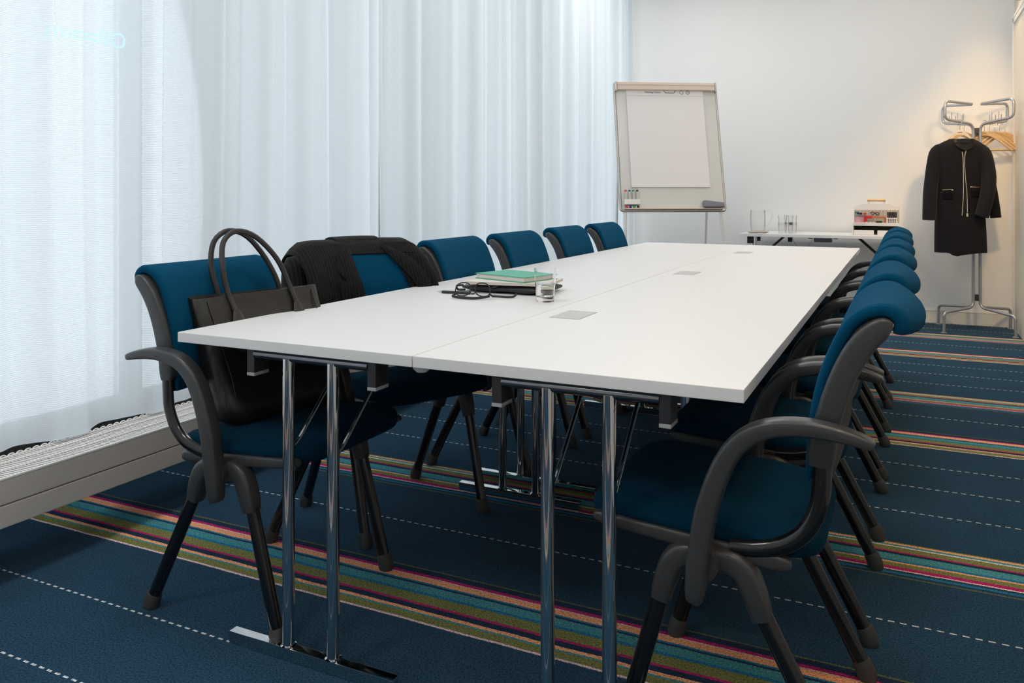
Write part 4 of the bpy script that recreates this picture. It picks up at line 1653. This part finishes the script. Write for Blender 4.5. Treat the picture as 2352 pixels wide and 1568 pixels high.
for r in range(3):
    for q in range(5):
        v = bmesh.ops.create_cone(bm, cap_ends=True, segments=12, radius1=.0042, radius2=.0042, depth=.0012)['verts']
        bmesh.ops.transform(bm, matrix=Matrix.Translation((-.026 + .013 * q, -.0355, .048 - .0115 * r)) @ Matrix.Rotation(PI / 2, 4, 'X'), verts=v)
obj('dots', bm, M['black'], c_)
pen0 = None
pk = 0
for r in range(3):
    for q in range(8):
        x, y = .119 - .0305 + .0087 * q, -.050 + .020 - .018 * r
        lab = 'black pen in the white cup, %s from the left of the %s row' % (('first', 'second', 'third', 'fourth', 'fifth', 'sixth', 'seventh', 'last')[q], ('back', 'middle', 'front')[r])
        if pen0 is None:
            pen0 = on('black_pen', lab, 'pen', x, y, FL + .0045, 0, 'black pens in the white cup')
            bm = N(); lathe(bm, [(0, 0), (.0035, .002), (.0038, .02), (.0038, .096), (.0025, .100), (0, .100)], 10); obj('barrel', bm, M['black'], pen0)
            bm = N(); box(bm, (0, -.0045, .085), (.002, .0015, .026)); obj('clip', bm, M['black'], pen0)
        else:
            z = TZ + .0005 + FL + .0045 + (pk % 3) * .0012
            dup(pen0, (OX + x, OY + y, z), 0, lab)
        pk += 1

# ================================================================ COAT STAND
CX, CY = .512, 7.440
t = thing('coat_stand', 'grey steel tube coat stand with four looped arms in the far right corner', 'coat stand', (CX, CY, 0))
for k, ang in enumerate((225, 135, 45, 315)):
    a = math.radians(ang)
    dx, dy = math.cos(a) * 1.0, math.sin(a) * 1.0
    rx = {225: .300, 135: .340, 45: .350, 315: .345}[ang]
    sx, sy = (-1 if ang in (225, 135) else 1), (-1 if ang in (225, 315) else 1)
    ux, uy = sx * .024, sy * .016
    d = Vector((sx * .76, sy * .72, 0)).normalized()

    def q(r, z):
        return (ux + d.x * r, uy + d.y * r, z)
    low = {225: .295, 135: .325, 45: .315, 315: .300}[ang]
    pts = [q(low, .006), q(low, .150), q(.03, .185), q(0, .185), q(0, 1.635), q(.03, 1.645), q(.275, 1.672), q(.275, 1.812), q(.02, 1.800)]
    pts = [q(low, .006), q(low, .160), q(0, .190), q(0, 1.640), q(.285, 1.672), q(.285, 1.815), q(.015, 1.800)]
    bm = N(); tube(bm, fil(pts, [0, .035, .05, .06, .045, .045, 0], 6), .0108, 14)
    ft = obj('frame_tube', bm, M['steel'], t)
    bm = N(); lathe(bm, [(0, 0), (.022, 0), (.022, .005), (.013, .008), (0, .008)], 18, q(low, 0)); obj('foot_plate', bm, M['steel'], ft)
    for r in (.10, .16, .22):
        bm = N(); tube(bm, [q(r, 1.655 + .05 * r), q(r, 1.715 + .05 * r)], .0028, 8); obj('hook_pin', bm, M['steel'], ft)
for z in (.265, 1.585):
    bm = N(); box(bm, (0, 0, z), (.036, .036, .05), .003); obj('connector', bm, M['black_plastic'], t)


def hanger(name, label, loc, rz, m, group, w=.43, rail=True):
    t = thing(name, label, 'hanger', loc, rz, group)
    bm = N()
    tube(bm, fil([(-.012, 0, -.012), (-.018, 0, .004), (-.004, 0, .024), (.016, 0, .016), (.014, 0, -.006), (0, 0, -.022), (0, 0, -.075)], .012), .0022, 8)
    obj('hook', bm, M['chrome'], t)
    bm = N()
    top = smooth_pts([(-w / 2, -.205), (-w * .38, -.165), (-w * .25, -.120), (-w * .13, -.082), (0, -.062), (w * .13, -.082), (w * .25, -.120), (w * .38, -.165), (w / 2, -.205)], 3)
    bot = smooth_pts([(w / 2 - .004, -.222), (w * .37, -.183), (w * .24, -.140), (w * .12, -.108), (0, -.094), (-w * .12, -.108), (-w * .24, -.140), (-w * .37, -.183), (-w / 2 + .004, -.222)], 3)
    prism(bm, top + bot, (0, 0, 0), (1, 0, 0), (0, 0, 1), .014, .004)
    obj('shoulder_bar', bm, M[m], t)
    if rail:
        bm = N(); tube(bm, [(-w * .44, 0, -.212), (w * .44, 0, -.212)], .0055, 10); obj('trouser_bar', bm, M['wood_light'], t)
    bm = N(); box(bm, (0, -.0075, -.080), (.034, .0008, .004)); obj('printed_mark', bm, M['shell'], t)
    return t


ROT = math.radians(20)
hx, hy = CX - .075, CY - .085
hanger('coat_hanger', 'pale wooden hanger inside the black coat', (CX - .125, CY - .130, 1.650), ROT, 'wood_pale', 'wooden hangers on the coat stand', .34, False)
gp = 'wooden hangers on the coat stand'
hanger('coat_hanger', 'birch hanger just behind the black coat on the left arm', (CX - .085, CY + .075, 1.650), math.radians(28), 'wood_light', gp)
hanger('coat_hanger', 'second birch hanger behind the black coat on the left arm', (CX - .115, CY + .103, 1.650), math.radians(31), 'wood_light', gp)
hs = []
for k in range(5):
    r = .045 + .052 * k
    dx_, dy_ = .726, .688
    lab = '%s birch hanger of the bunch on the right rear arm' % ('innermost', 'second', 'third', 'fourth', 'outermost')[k]
    hanger('coat_hanger', lab, (CX + .024 + dx_ * r, CY + .016 + dy_ * r, 1.650), math.radians(14 + 2 * k), 'wood_light', gp, .40)

# ---------------------------------------------------------------- coat on the hanger
t = thing('hanging_coat', 'collarless black wool coat with gold zips hanging on the coat stand', 'coat', (CX - .125, CY - .130, 0), ROT)
# rings: z, x centre, half width, half depth
tors = [(1.520, .012, .092, .036), (1.508, .010, .112, .050), (1.488, .008, .148, .060), (1.462, .005, .182, .064), (1.42, .003, .196, .066),
        (1.36, .0, .190, .068), (1.25, -.002, .178, .070), (1.12, -.002, .170, .072), (1.00, 0, .176, .076), (.90, .002, .184, .080), (.78, .004, .188, .082), (.66, .006, .190, .084), (.628, .006, .190, .084)]
bm = N()
rings = []
NJ = 56
for z, xc, hw, hd in tors:
    ring = []
    for j in range(NJ):
        a = 2 * PI * j / NJ
        cxn, syn = math.copysign(abs(math.cos(a)) ** .8, math.cos(a)), math.copysign(abs(math.sin(a)) ** .8, math.sin(a))
        low = max(0, (1.0 - z) / .4)
        x = xc + cxn * hw
        y = syn * hd + .006 * math.sin(5 * a) * low
        zz = z
        if z < .70 and syn < 0 and -.10 < x < .02:
            zz -= .028 * max(0, 1 - abs(x + .055) / .075)
        if z > 1.50 and syn < 0:
            zz -= .055 * (1 - abs(cxn)) * 1.0
        ring.append((x, y, zz))
    rings.append(ring)
rings = rings[::-1]
loft(bm, rings, cap=True)
obj('coat_body', bm, M['coat'], t, ang=70)
# dark inside seen at the neck and between the fronts
bm = N()
V = []
for i in range(15):
    u = -1 + 2 * i / 14
    x = .010 + .088 * u
    zb = 1.515 - .085 * (1 - u * u) ** .8
    V.append([bm.verts.new((x, -.070 * (1 - abs(u) ** 3) ** .5 - .006 + .03 * (zz - zb) / .09, zz)) for zz in (zb, (zb + 1.519) / 2, 1.519)])
for a, b in zip(V, V[1:]):
    for j in range(2):
        bm.faces.new((a[j], b[j], b[j + 1], a[j + 1]))
bmesh.ops.solidify(bm, geom=list(bm.faces), thickness=.002)
obj('lining', bm, M['lining'], t)
bm = N()
tube(bm, [v for v in [(.010 + .090 * (-1 + 2 * i / 20), -.072 * (1 - abs(-1 + 2 * i / 20) ** 3) ** .5 - .007, 1.516 - .088 * (1 - (-1 + 2 * i / 20) ** 2) ** .8) for i in range(21)]], .0035, 8)
obj('neckline', bm, M['coat'], t)
for s in (-1, 1):
    P = [(s * .132, 0, 1.452), (s * .170, 0, 1.424), (s * .194, -.006, 1.34), (s * .213, -.012, 1.22), (s * .232, -.026, 1.10), (s * .244, -.045, .97), (s * .250, -.055, .885)]
    if s > 0:
        P = [(.132, -.004, 1.452), (.166, -.014, 1.424), (.182, -.040, 1.34), (.186, -.070, 1.22), (.165, -.098, 1.10), (.135, -.112, .99), (.112, -.116, .915)]
    P = smooth_pts(P, 3)
    m_ = len(P)
    bm = N()
    rr = tube(bm, P, [.034 + .020 * min(1, i / 4) - .004 * i / m_ for i in range(m_)], 18, r2=[.030 + .016 * min(1, i / 4) for i in range(m_)], up=(1, 0, 0))
    slv = obj('sleeve', bm, M['coat'], t, ang=60)
# rear edge of the right sleeve showing behind
bm = N()
P = smooth_pts([(.185, .020, 1.43), (.215, .022, 1.30), (.240, .016, 1.15), (.262, .010, 1.00), (.272, .006, .900)], 3)
tube(bm, P, .040, 14, r2=.030, up=(1, 0, 0))
obj('sleeve_fold', bm, M['coat'], t, ang=60)
# front opening, zips, pockets
def tfront(x, z, off=.003):
    tab = sorted([(q_[0], q_[1], q_[2], q_[3]) for q_ in tors])
    xc, hw, hd = interp(tab, z)
    c_ = max(-1, min(1, (x - xc) / hw))
    a = math.acos(min(1, abs(c_) ** (1 / .8)))
    return -(math.sin(a) ** .8) * hd - off


bm = N()
for pts in ([(-.012, 1.415), (-.006, 1.36), (-.004, 1.20), (-.006, 1.08), (-.018, .92)], [(.018, 1.428), (.006, 1.36), (.010, 1.22), (.020, 1.10), (.022, .945)]):
    P = smooth_pts(pts, 5)
    tube(bm, [(x, tfront(x, z, .004), z) for x, z in P], .0028, 6)
obj('front_zip', bm, M['zip'], t)
bm = N(); box(bm, (.020, tfront(.020, .93, .006), .925), (.014, .004, .028), .002); obj('zip_pull', bm, M['zip'], t)
st_ = []
bm = N()
P1 = smooth_pts([(-.014, 1.405), (-.002, 1.34), (-.001, 1.20), (-.002, 1.08), (-.012, .93), (-.030, .78), (-.040, .63)], 3)
P2 = smooth_pts([(.016, 1.44), (.002, 1.34), (.006, 1.20), (.016, 1.08), (.018, .93), (.000, .78), (-.018, .63)], 3)
V = [[bm.verts.new((x, tfront(x, z, .0012), z)) for x, z in P] for P in (P1, P2)]
for i in range(len(V[0]) - 1):
    bm.faces.new((V[0][i], V[0][i + 1], V[1][i + 1], V[1][i]))
bmesh.ops.solidify(bm, geom=list(bm.faces), thickness=.001)
obj('front_opening', bm, M['lining'], t)
for (xa, xb, z, zf) in ((-.150, -.085, 1.118, 1.095), (.052, .125, 1.142, 1.112)):
    bm = N(); tube(bm, [(xa + (xb - xa) * i / 6, tfront(xa + (xb - xa) * i / 6, z, .004), z + .004 * i / 6 * (1 if xa < 0 else -1)) for i in range(7)], .0028, 6)
    e_ = xb if xa < 0 else xa
    box(bm, (e_, tfront(e_, z, .006), z), (.012, .004, .008), .001)
    obj('pocket_zip', bm, M['zip'], t)
    bm = N()
    V = []
    for i in range(7):
        x = xa + (xb - xa) * i / 6
        V.append([bm.verts.new((x, tfront(x, zz, o_), zz)) for zz, o_ in ((zf, .004), (zf - .045, .009))])
    for a_, b_ in zip(V, V[1:]):
        bm.faces.new((a_[0], a_[1], b_[1], b_[0]))
    bmesh.ops.solidify(bm, geom=list(bm.faces), thickness=.004)
    obj('pocket_flap', bm, M['coat'], t)
